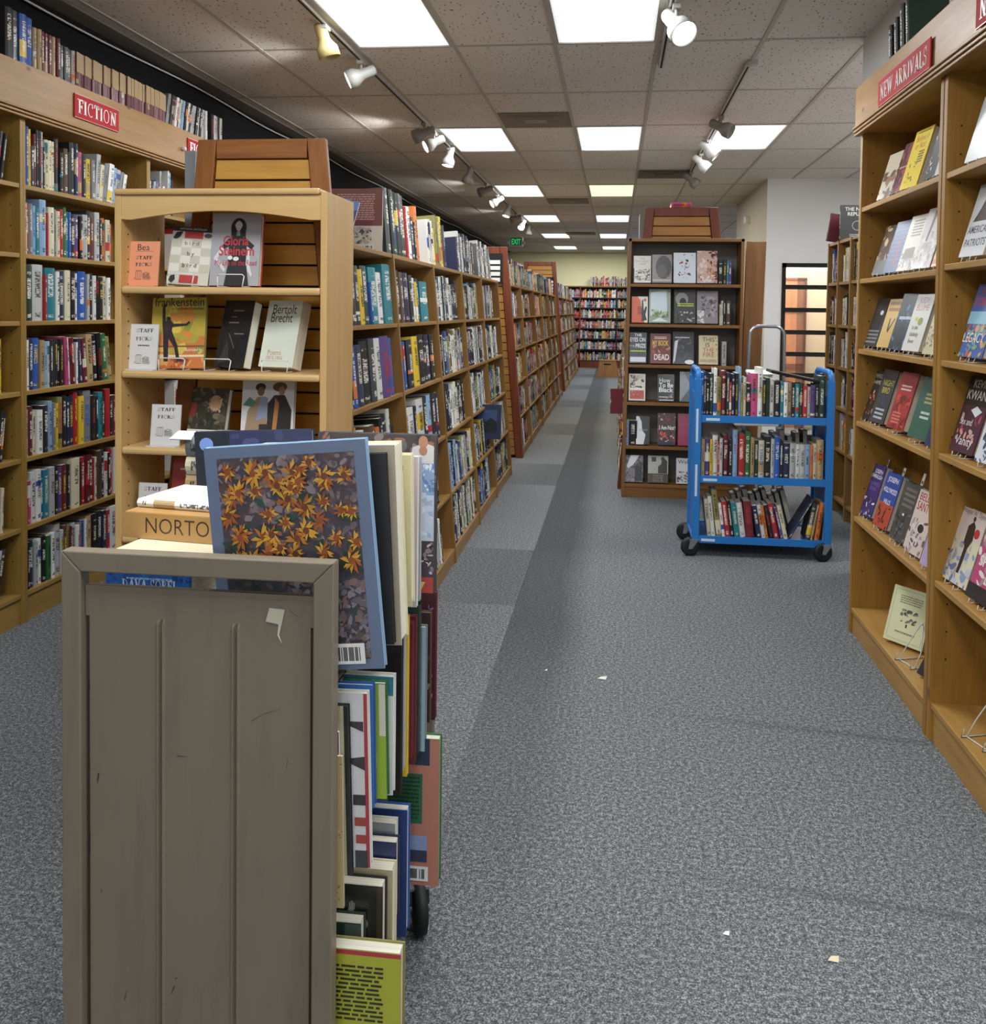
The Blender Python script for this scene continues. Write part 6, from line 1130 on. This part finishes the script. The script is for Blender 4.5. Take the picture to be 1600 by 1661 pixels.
for s in (-1, 1):
    b = MB(); x = TX1-.03; b.tube([(x, TY0+.04, .88), (x, TY0+.16, .68)] if s > 0 else [(x, TY0+.04, .56), (x, TY0+.14, .42)], .009, 6); po(b, 'brace', M['truck'], t)
for x, y, a in ((TX0+.03, TY0+.04, .3), (TX1-.03, TY0+.04, .2), (TX0+.03, TY1-.04, .5), (TX1-.0, TY1-.2, -1.2)): caster(t, x, y, .06, .11, a)
# torn tape on the end panel
tp = MB(); yy = TY0+.0145-.0012; A = [on(431, 1008, 1, yy), on(437, 986, 1, yy), on(462, 989, 1, yy), on(457, 1014, 1, yy)]; tp.face([tuple(p) for p in A][::-1], srgb('#b9b39c'))
B_ = [on(452, 1012, 1, yy), on(457, 1012, 1, yy), on(453, 1030, 1, yy), on(458, 1045, 1, yy-.004), on(450, 1030, 1, yy)]; tp.face([tuple(p) for p in B_], srgb('#c2bda8')); tag(tp.build('torn_tape', M['mprint']), 'torn scrap of pale tape stuck on the truck end panel', 'tape')
sc_ = MB(); ys = TY0+.0142
for (ua, va), (ub, vb), w in (((408, 1170), (428, 1158), 1.2), ((428, 1158), (455, 1151), .9), ((287, 1226), (305, 1228), 1.6), ((470, 990), (486, 1003), 1.0), ((160, 1254), (158, 1270), 3), ((283, 1600), (278, 1612), 2.2), ((284, 1588), (288, 1586), 2.5), ((202, 1622), (206, 1606), 1.5), ((164, 1442), (165, 1447), 2), ((467, 1232), (464, 1250), .8)):
    A_, B2 = on(ua, va, 1, ys), on(ub, vb, 1, ys); d_ = (B2-A_).normalized(); nn = Vector((-d_.z, 0, d_.x))*w*.0005; sc_.face([tuple(A_+nn), tuple(A_-nn), tuple(B2-nn*.4), tuple(B2+nn*.4)], srgb('#38332a'))
o = sc_.build('scratches', M['mprint'], t); o.matrix_parent_inverse = Matrix.Translation(-Vector(t.location)); o['kind'] = 'stuff'
for (u, v, sx_, c, lab) in ((977, 1101, .02, '#d9d6cc', 'torn white paper scrap lying in the middle of the carpet'), (1352, 1558, .014, '#d6c9a4', 'small tan scrap on the carpet at lower right'), (1178, 1516, .009, '#e4e4e2', 'tiny white speck of paper on the carpet left of the tan scrap'), (886, 1088, .006, '#e4e4e2', 'tiny white speck of paper in the dark carpet strip')):
    p = on(u, v, 2, 0); b = MB(); b.face([(p.x-sx_, p.y-sx_*.4, .003), (p.x+sx_*.8, p.y-sx_*.6, .002), (p.x+sx_, p.y+sx_*.5, .008), (p.x-sx_*.2, p.y+sx_*.7, .004)], srgb(c)); tag(b.build('paper_scrap', M['mprint']), lab, 'paper scrap')
# --- books on the truck
def tbk(label, u0, v0, u1, v1, Y, T, items, base, roll=0, lean=2, W=None, hard=True, phi=-90):
    a, b_ = on(u0, v1, 1, Y), on(u1, v1, 1, Y); zt = on(u1, v0, 1, Y).z
    w = W or (b_.x-a.x); xc = b_.x-w/2
    return dbook(label, w, zt-b_.z, T, (xc, Y+T, b_.z), phi, lean, items, base, roll, 'books on the taupe truck', hard=hard)
sun = [('r', 0, 0, 1, 1, '#64728c'), ('r', .075, .045, .925, .95, '#423a42')]
rr = random.Random(5)
sun += [('n', .075, .55, .925, .95, 420, .03, ['#6a5a62', '#7c6a68', '#564a52', '#8a7a7a', '#5a4038'], 11), ('n', .075, .045, .925, .6, 480, .035, ['#3c3a3e', '#4c4450', '#2c3434', '#5a4c48', '#2f3c34'], 12), ('n', .45, .05, .925, .4, 300, .03, ['#6d6670', '#7c767e', '#5a5260', '#7a5c56', '#645860'], 13), ('n', .1, .06, .4, .3, 60, .05, ['#1c1c1e', '#5c5a54', '#30443a', '#3a2a28'], 14), ('n', .075, .045, .35, .14, 40, .05, ['#5c2018', '#3a1612'], 19)]
for _ in range(16):
    cx, cy = rr.uniform(.1, .9), rr.uniform(.42, .78); a = rr.uniform(0, 3); s1 = rr.uniform(.05, .09)
    sun.append(('p', [(cx-s1*math.cos(a), cy-s1*.6*math.sin(a)), (cx+.02*math.sin(a), cy-.02*math.cos(a)), (cx+s1*math.cos(a), cy+s1*.6*math.sin(a)), (cx-.02*math.sin(a), cy+.02*math.cos(a))], rr.choice(['#24483a', '#1c3a2c', '#2f5040'])))
FL = [(.15, .78), (.3, .8), (.12, .7), (.5, .76), (.44, .82), (.6, .72), (.72, .74), (.68, .66), (.82, .7), (.33, .6), (.4, .56), (.52, .52), (.45, .46), (.7, .52), (.78, .58), (.9, .56), (.86, .48), (.66, .45), (.3, .88), (.55, .88), (.2, .62), (.86, .85), (.6, .62), (.25, .5), (.38, .7), (.56, .8), (.74, .82), (.48, .66)]
FL += [(rr.uniform(.12, .9), rr.uniform(.44, .92)) for _ in range(16)]
for cx, cy in FL:
    n = rr.randint(9, 12); R_ = rr.uniform(.05, .085); c1 = rr.choice(['#c2821c', '#b36c1a', '#cf9628', '#9c5218', '#b87a20'])
    for k in range(n):
        a = 2*PI*k/n+rr.uniform(-.25, .25); r1 = R_*rr.uniform(.7, 1.15); cc = rr.choice([c1, '#cf9a30', '#a45216'])
        x2, y2 = min(max(cx+r1*math.cos(a), .08), .92), min(max(cy+r1*.78*math.sin(a), .05), .945)
        sun.append(('p', [(cx+.018*math.cos(a+1.4), cy+.014*math.sin(a+1.4)), (cx+.6*r1*math.cos(a-.22), cy+.47*r1*math.sin(a-.22)), (x2, y2), (cx+.6*r1*math.cos(a+.22), cy+.47*r1*math.sin(a+.22))], cc))
    sun.append(('e', cx, cy, .02, .016, rr.choice(['#6a3414', '#8a4416'])))
sun += [('bar', .69, .035, .9, .125, 8)]
tbk('large art book with a painting of orange flowers, pale blue border', 318, 722, 625, 1096, 1.535, .018, sun, '6d87b8' if 0 else 'l', roll=5.2, lean=-1, W=.295)
tbk('thin dark book just behind the flower painting book', 330, 742, 640, 1052, 1.575, .014, None, 'k', roll=3.2, lean=0, W=.26)
tbk('thick beige hardcover leaning behind the flower painting book', 345, 727, 652, 1052, 1.60, .055, [('r', 0, 0, 1, 1, '#a69c86')], 'c', roll=2.6, lean=0, W=.27)
wt = tbk('cream jacketed book of watercolour advice in clear wrap', 430, 740, 668, 985, 1.70, .03, [('r', 0, 0, 1, 1, '#d9cf9e'), ('p', [(.8, 0), (.81, 0), (.81, 1), (.8, 1)], '#efe9cf')], 'c', roll=1, lean=0, W=.24)
# its title runs down the visible right strip
q_ = MB(); polys, = [glyphs("The Watercolor Painter's Problem Book")]; vs, fs = polys; wv = max(p[0] for p in vs); Wt, Ht = .24, 1
hh = max(v_.co.z for v_ in wt.data.vertices)
for f in fs: q_.face([(.03+.0012, .24-.028+vs[i][1]*.02, hh-.02-vs[i][0]/wv*(hh*.93)) for i in f], srgb('#5c5238'))
q_.build('title_lettering', M['print'], wt)
tbk('slim white and pink book next to the watercolour book', 470, 741, 676, 985, 1.76, .012, [('r', 0, 0, 1, 1, '#cdb9bb'), ('r', .955, 0, .965, 1, '#e6e2e2'), ('lines', .9, .1, .94, .8, 30, '#a8403c', 5)], 'w', lean=0, W=.23)
tbk('slim pale grey book in a glossy wrap beside the pink one', 480, 741, 681, 975, 1.80, .012, [('r', 0, 0, 1, 1, '#a3a6b0'), ('r', .97, 0, .98, 1, '#e9ebee')], 's', lean=0, W=.23)
com = [('r', 0, 0, 1, 1, '#4c4242'), ('n', 0, .7, 1, 1, 60, .07, ['#6a5c5a', '#3a3434', '#8a7d7c', '#a06a52'], 5), ('e', .72, .93, .035, .035, '#6d6a68'), ('p', [(.78, .82), (.98, .82), (.98, .93), (.9, .95), (.8, .92)], '#dad5d2'), ('e', .89, .955, .04, .04, '#c08a6a'), ('e', .89, .9, .035, .03, '#b98468'), ('r', .8, .62, .985, .82, '#8fa8cc'), ('n', .8, .62, .985, .82, 26, .03, ['#c2d0e4', '#6a86b4', '#e8eef4'], 6), ('r', .82, .33, .985, .62, '#c9d3e2'), ('n', .82, .34, .98, .62, 30, .03, ['#e3e8f0', '#a9bad2'], 8), ('lines', .8, .38, .86, .56, 7, '#3a3a44', 9), ('n', .8, .5, .86, .66, 10, .02, ['#2a1a1c', '#a03a2c', '#c9b43a'], 7), ('r', .8, 0, 1, .33, '#4a3e44'), ('n', .8, .12, .985, .33, 30, .03, ['#8f8488', '#6a5c62', '#2c2428', '#c9c4c6'], 9), ('r', .8, 0, .985, .1, '#b0473c'), ('p', [(.85, .07), (.92, .07), (.885, .02)], '#d9c478')]
tbk('large comic book with a crowded grey and red cover, back of truck', 515, 706, 706, 962, 1.86, .016, com, 'x', lean=0)
tbk('wide dark blue book standing at the back left of the truck', 325, 702, 515, 905, 2.1, .02, [('r', 0, 0, 1, 1, '#2c3254'), ('r', 0, 0, .3, 1, '#22262f'), ('e', .1, .9, .06, .055, '#7d9ad8'), ('n', .3, .6, 1, 1, 30, .07, ['#3a4268', '#262c4a', '#444c74'], 3)], 'n', roll=3, lean=0)
# flat stack at the left of the top shelf
def stack(label, u, v_bot, Y, z, W, D, T, col, yaw, items=None, hard=False):
    """book lying flat, spine to the camera"""
    x = on(u, v_bot, 1, Y).x
    mt = Matrix.Translation((x, Y, z+T)) @ Matrix.Rotation(math.radians(yaw), 4, 'Z') @ Matrix.Rotation(PI/2, 4, 'Y')
    o = book('book', T, D, W, mt, pal(col) if len(col) == 1 else srgb(col), hard, exact=True); tag(o, label, 'book', 'books on the taupe truck')
    if items: art(items, W, T, lambda a, b_, e: (T-b_, -e*1.0-.0002+.0*a, a), 'spine_print', o)
    return o
stack('pale grey book at the bottom of the flat stack on the truck', 175, 960, 1.60, .865, .26, .2, .05, 's', -3); stack('brown book under the blue one in the flat stack on truck', 178, 960, 1.60, .918, .25, .2, .045, 'u', -2)
stack('blue book with white capitals seen through the slot above the truck panel', 172, 956, 1.575, .966, .165, .2, .08, 'b', -1, [('r', 0, 0, 1, 1, '#2a64b0'), ('n', 0, .5, 1, 1, 30, .06, ['#2450a0', '#2f74c4', '#1f4690'], 3), ('lines', .25, .72, .8, .8, 1, '#9fc0e6', 3), ('s', 'DAVA SOBEL', .53, .5, .25, '#d9e6f2', .66)])
stack('deep blue book under the cream slab on the truck', 196, 893, 1.63, 1.047, .2, .16, .016, 'n', -4)
stack('cream page block jutting out over the truck end rail', 181, 890, 1.585, 1.064, .21, .2, .01, 'c', -5); 
stack('thick tan paperback with large dark capitals lying flat on the truck', 200, 872, 1.68, 1.075, .24, .17, .05, '#b98c50', -7, [('r', 0, 0, 1, 1, '#bd9054'), T_('NORTON', .56, .24, .62, '#3a2c22', .72, -.008), ], hard=False)
stack('white covered book topping the flat stack on the truck', 222, 843, 1.72, 1.126, .22, .16, .016, 'w', -8)
for k, zz in enumerate((1.064, 1.11, 1.156)): stack(f'{["tan", "cream", "grey"][k]} book low behind the flower painting on the truck, {ORD[k]} of three', 300, 790, 2.15, zz, .22, .18, .044, 'acg'[k], -2)
b = MB(); pp = [on(274, 748, 1, 2.13), on(310, 752, 1, 2.13), on(318, 728, 1, 2.28), on(290, 724, 1, 2.28)]
pp = [Vector((p_.x, p_.y, 1.202)) for p_ in pp]; b.face([tuple(p) for p in pp], srgb('#e4e6ea')); b.face([tuple(p-Vector((0, 0, .002))) for p in pp][::-1], srgb('#d4d6da')); o = b.build('paper_sheet', M['mprint']); tag(o, 'white printed sheet lying on the books at back of truck', 'paper')
for k, (c, W_) in enumerate((('g', .26), ('u', .24), ('n', .25), ('s', .22))): stack(f'{PAL[c][1]} book, {ORD[k]} from the bottom of the rear flat stack', 205+8*k, 880, 1.9, .865+k*.05, W_, .2, .047, c, -4+1*k)
# second tier, right side
tbk('book with teal cover lettered POWER VS. APPETITE, second truck shelf', 500, 1098, 637, 1290, 1.606, .02, [('r', 0, .84, 1, 1, '#2c6f80'), ('r', 0, 0, 1, .84, '#c9cdc9'), ('r', 0, .2, .84, .84, '#22365c'), T_('POWER VS. APPETITE', .52, .9, .07, '#8fb3b8', .75)], 'w', lean=0, W=.2)
tbk('bright green book lettered PLANET on the second truck shelf', 520, 1112, 628, 1298, 1.583, .02, [('r', 0, 0, 1, 1, '#8aa82a'), ('r', .93, .55, 1, 1, '#c9c6b0'), ('e', .84, .35, .06, .16, '#b3bf86')], 'e', lean=0, roll=1.5, W=.17)
tbk('plain bright blue book on the second truck shelf', 510, 1114, 607, 1312, 1.562, .018, [('r', 0, 0, 1, 1, '#1f6cb4'), ('lines', .9, .45, .95, .9, 16, '#6fb0e0', 3)], 'b', lean=0, roll=1.2, W=.15)
tbk('white book with black triangles and red edge, second truck shelf', 505, 1128, 601, 1410, 1.541, .018, [('r', 0, 0, 1, 1, '#cdcccc'), ('r', .965, 0, 1, 1, '#a8343c'), ('p', [(.72, .84), (.96, .84), (.96, .78)], '#3a3036'), ('p', [(.74, .62), (.97, .64), (.97, .56)], '#3a3036'), ('r', .85, .36, .97, .42, '#322c30'), ('r', .86, .24, .97, .29, '#9c4034'), ('r', .87, .14, .97, .19, '#9c4034'), ('r', .86, .0, .98, .1, '#33353c'), ('r', .7, .42, .78, .46, '#322c30'), ('r', .72, .3, .8, .35, '#322c30')], 'w', lean=0, roll=1.6, W=.19)
tbk('black book with a cream frame behind the truck post', 495, 1148, 571, 1422, 1.527, .012, [('r', 0, 0, 1, 1, '#b9b290'), ('r', 0, .02, .86, .96, '#121214'), ('r', .95, 0, 1, 1, '#17171a')], 'k', lean=0, roll=1.8, W=.16)
tbk('blue and pink striped book behind the truck post', 480, 1190, 556, 1455, 1.518, .006, [('r', 0, .5, 1, 1, '#a45c64'), ('r', 0, 0, 1, .5, '#4c86b8'), ('r', .7, .3, 1, .34, '#a45c64'), ('r', .7, .38, 1, .42, '#4c86b8'), ('r', .7, .42, 1, .46, '#a45c64')], 'l', lean=0, roll=1.8, W=.15, hard=False)
tbk('speckled tan card covered book behind the truck post', 470, 1228, 558, 1474, 1.511, .005, [('r', 0, 0, 1, 1, '#a89668'), ('n', 0, 0, 1, 1, 90, .03, ['#8a7850', '#bba97c', '#6f6040'], 3)], 'a', lean=0, roll=1.0, W=.12, hard=False)
# tall books on the right flank, further back
R2 = [('k', 650, 1010, 1290, 1.72, 'black'), ('s', 655, 1000, 1250, 1.74, 'silver grey'), ('y', 660, 1000, 1260, 1.76, 'mustard yellow'), ('m', 668, 1010, 1230, 1.79, 'dark red'), ('m', 673, 1000, 1240, 1.82, 'wine red'), ('d', 678, 985, 1225, 1.84, 'dark green')]
for c, u1, v0, v1, Y, nm in R2: tbk(f'slim {nm} book on the right flank of the truck', 560, v0, u1, v1, Y, .014, None, c, lean=0, W=.2)
tbk('mottled grey blue book projecting from the right flank of the truck', 600, 1018, 689, 1219, 1.87, .02, [('n', 0, 0, 1, 1, 80, .05, ['#5c6478', '#6f7688', '#4a5264', '#80889a'], 3), ('r', .96, 0, 1, 1, '#8fb0bc')], 'g', lean=0, W=.2)
tbk('dark green marbled book just below the comic book', 600, 966, 682, 1040, 1.865, .01, [('n', 0, 0, 1, 1, 60, .06, ['#1c2c26', '#2c4238', '#142018'], 3)], 'd', lean=0, W=.2)
tbk('brown and green picture book low on the right flank of the truck', 600, 994, 697, 1172, 1.95, .016, [('r', 0, 0, 1, 1, '#3a2226'), ('n', .8, .3, 1, .6, 20, .05, ['#6a8a5c', '#4a5c44'], 3)], 'u', lean=0, W=.22)
tbk('purple and maroon picture book, rearmost on the right flank', 600, 960, 706, 1168, 2.0, .016, [('r', 0, 0, 1, 1, '#4a1c26'), ('n', .9, .1, .97, .9, 26, .03, ['#3a2f6a', '#c98a6a', '#6a2c3a', '#8a6a9a'], 3)], 'm', lean=0, W=.22)
pk = [('r', 0, 0, 1, 1, '#b87a66'), ('r', .25, .82, .85, 1, '#22304c'), ('r', .2, .42, .74, .76, '#2f6a44'), ('lines', .22, .44, .7, .74, 11, '#1c3a26', 3), ('r', .2, .16, .82, .34, '#8a9ac0'), ('r', .2, .16, .82, .24, '#333a52'), ('p', [(.35, .24), (.5, .24), (.46, .33), (.4, .33)], '#22252e'), ('bar', .3, .03, .84, .13, 5)]
tbk('salmon pink book with a green text panel on the right flank', 640, 1200, 711, 1438, 1.88, .03, pk, 'e', lean=0, W=.14)
# third tier
tbk('tall blue hardcover at the right of the lower truck shelf', 600, 1315, 659, 1520, 1.79, .03, [('r', 0, 0, 1, 1, '#26407c')], 'b', lean=0, W=.2)
tbk('white book with a red spine on the lower truck shelf', 540, 1336, 640, 1470, 1.74, .025, [('r', 0, 0, 1, 1, '#8f9a9c')], 'w', lean=0, W=.17); tbk('navy hardcover on the lower truck shelf', 540, 1368, 642, 1500, 1.705, .03, [('r', 0, 0, 1, 1, '#1f2f62'), ('r', .55, .7, .65, .76, '#8a8a4a')], 'n', lean=0, W=.17)
tbk('thick cream hardcover on the lower truck shelf', 530, 1412, 636, 1560, 1.665, .035, [('r', 0, 0, 1, 1, '#b3aa84')], 'c', lean=0, W=.17)
tbk('black book showing a pale raised hand, lower truck shelf', 530, 1440, 620, 1560, 1.625, .035, [('r', 0, 0, 1, 1, '#161a1a'), ('r', .93, 0, 1, 1, '#3a3020'), ('e', .62, .66, .035, .05, '#a9a9a6')]+[('r', .6+.018*k, .68, .612+.018*k, .8-.02*abs(k-1.5), '#a9a9a6') for k in range(4)]+[('p', [(.6, .66), (.66, .66), (.68, .52), (.62, .52)], '#a9a9a6'), ('e', .78, .5, .05, .07, '#8f8f8c')], 'k', lean=0, W=.16)
tbk('green book with a pale page top on the lower truck shelf', 500, 1500, 585, 1560, 1.585, .035, [('r', 0, 0, 1, 1, '#2c4a40'), ('r', .8, 0, 1, 1, '#56645c')], 'd', lean=0, W=.15)
yg = [('r', 0, 0, 1, 1, '#a9ac2c'), ('r', 0, .97, 1, 1, '#b0343c'), ('lines', .1, .5, .88, .9, 13, '#26260f', 3), ('n', .35, .3, .55, .46, 10, .05, ['#3a2a4a', '#5a4a6a'], 3), ('n', .7, .3, .9, .46, 10, .05, ['#3a2a4a', '#5a4a6a'], 4), ('lines', .1, .3, .3, .42, 4, '#26260f', 5)]
zt_ = on(640, 1548, 1, 1.525).z; xr_ = on(650, 1600, 1, 1.525).x
o = dbook('yellow green book with dense black print at the bottom edge', .26, zt_-.142, .035, (xr_-.13, 1.56, .142), -90, 0, yg, 'j', group='books on the taupe truck')
far = f2
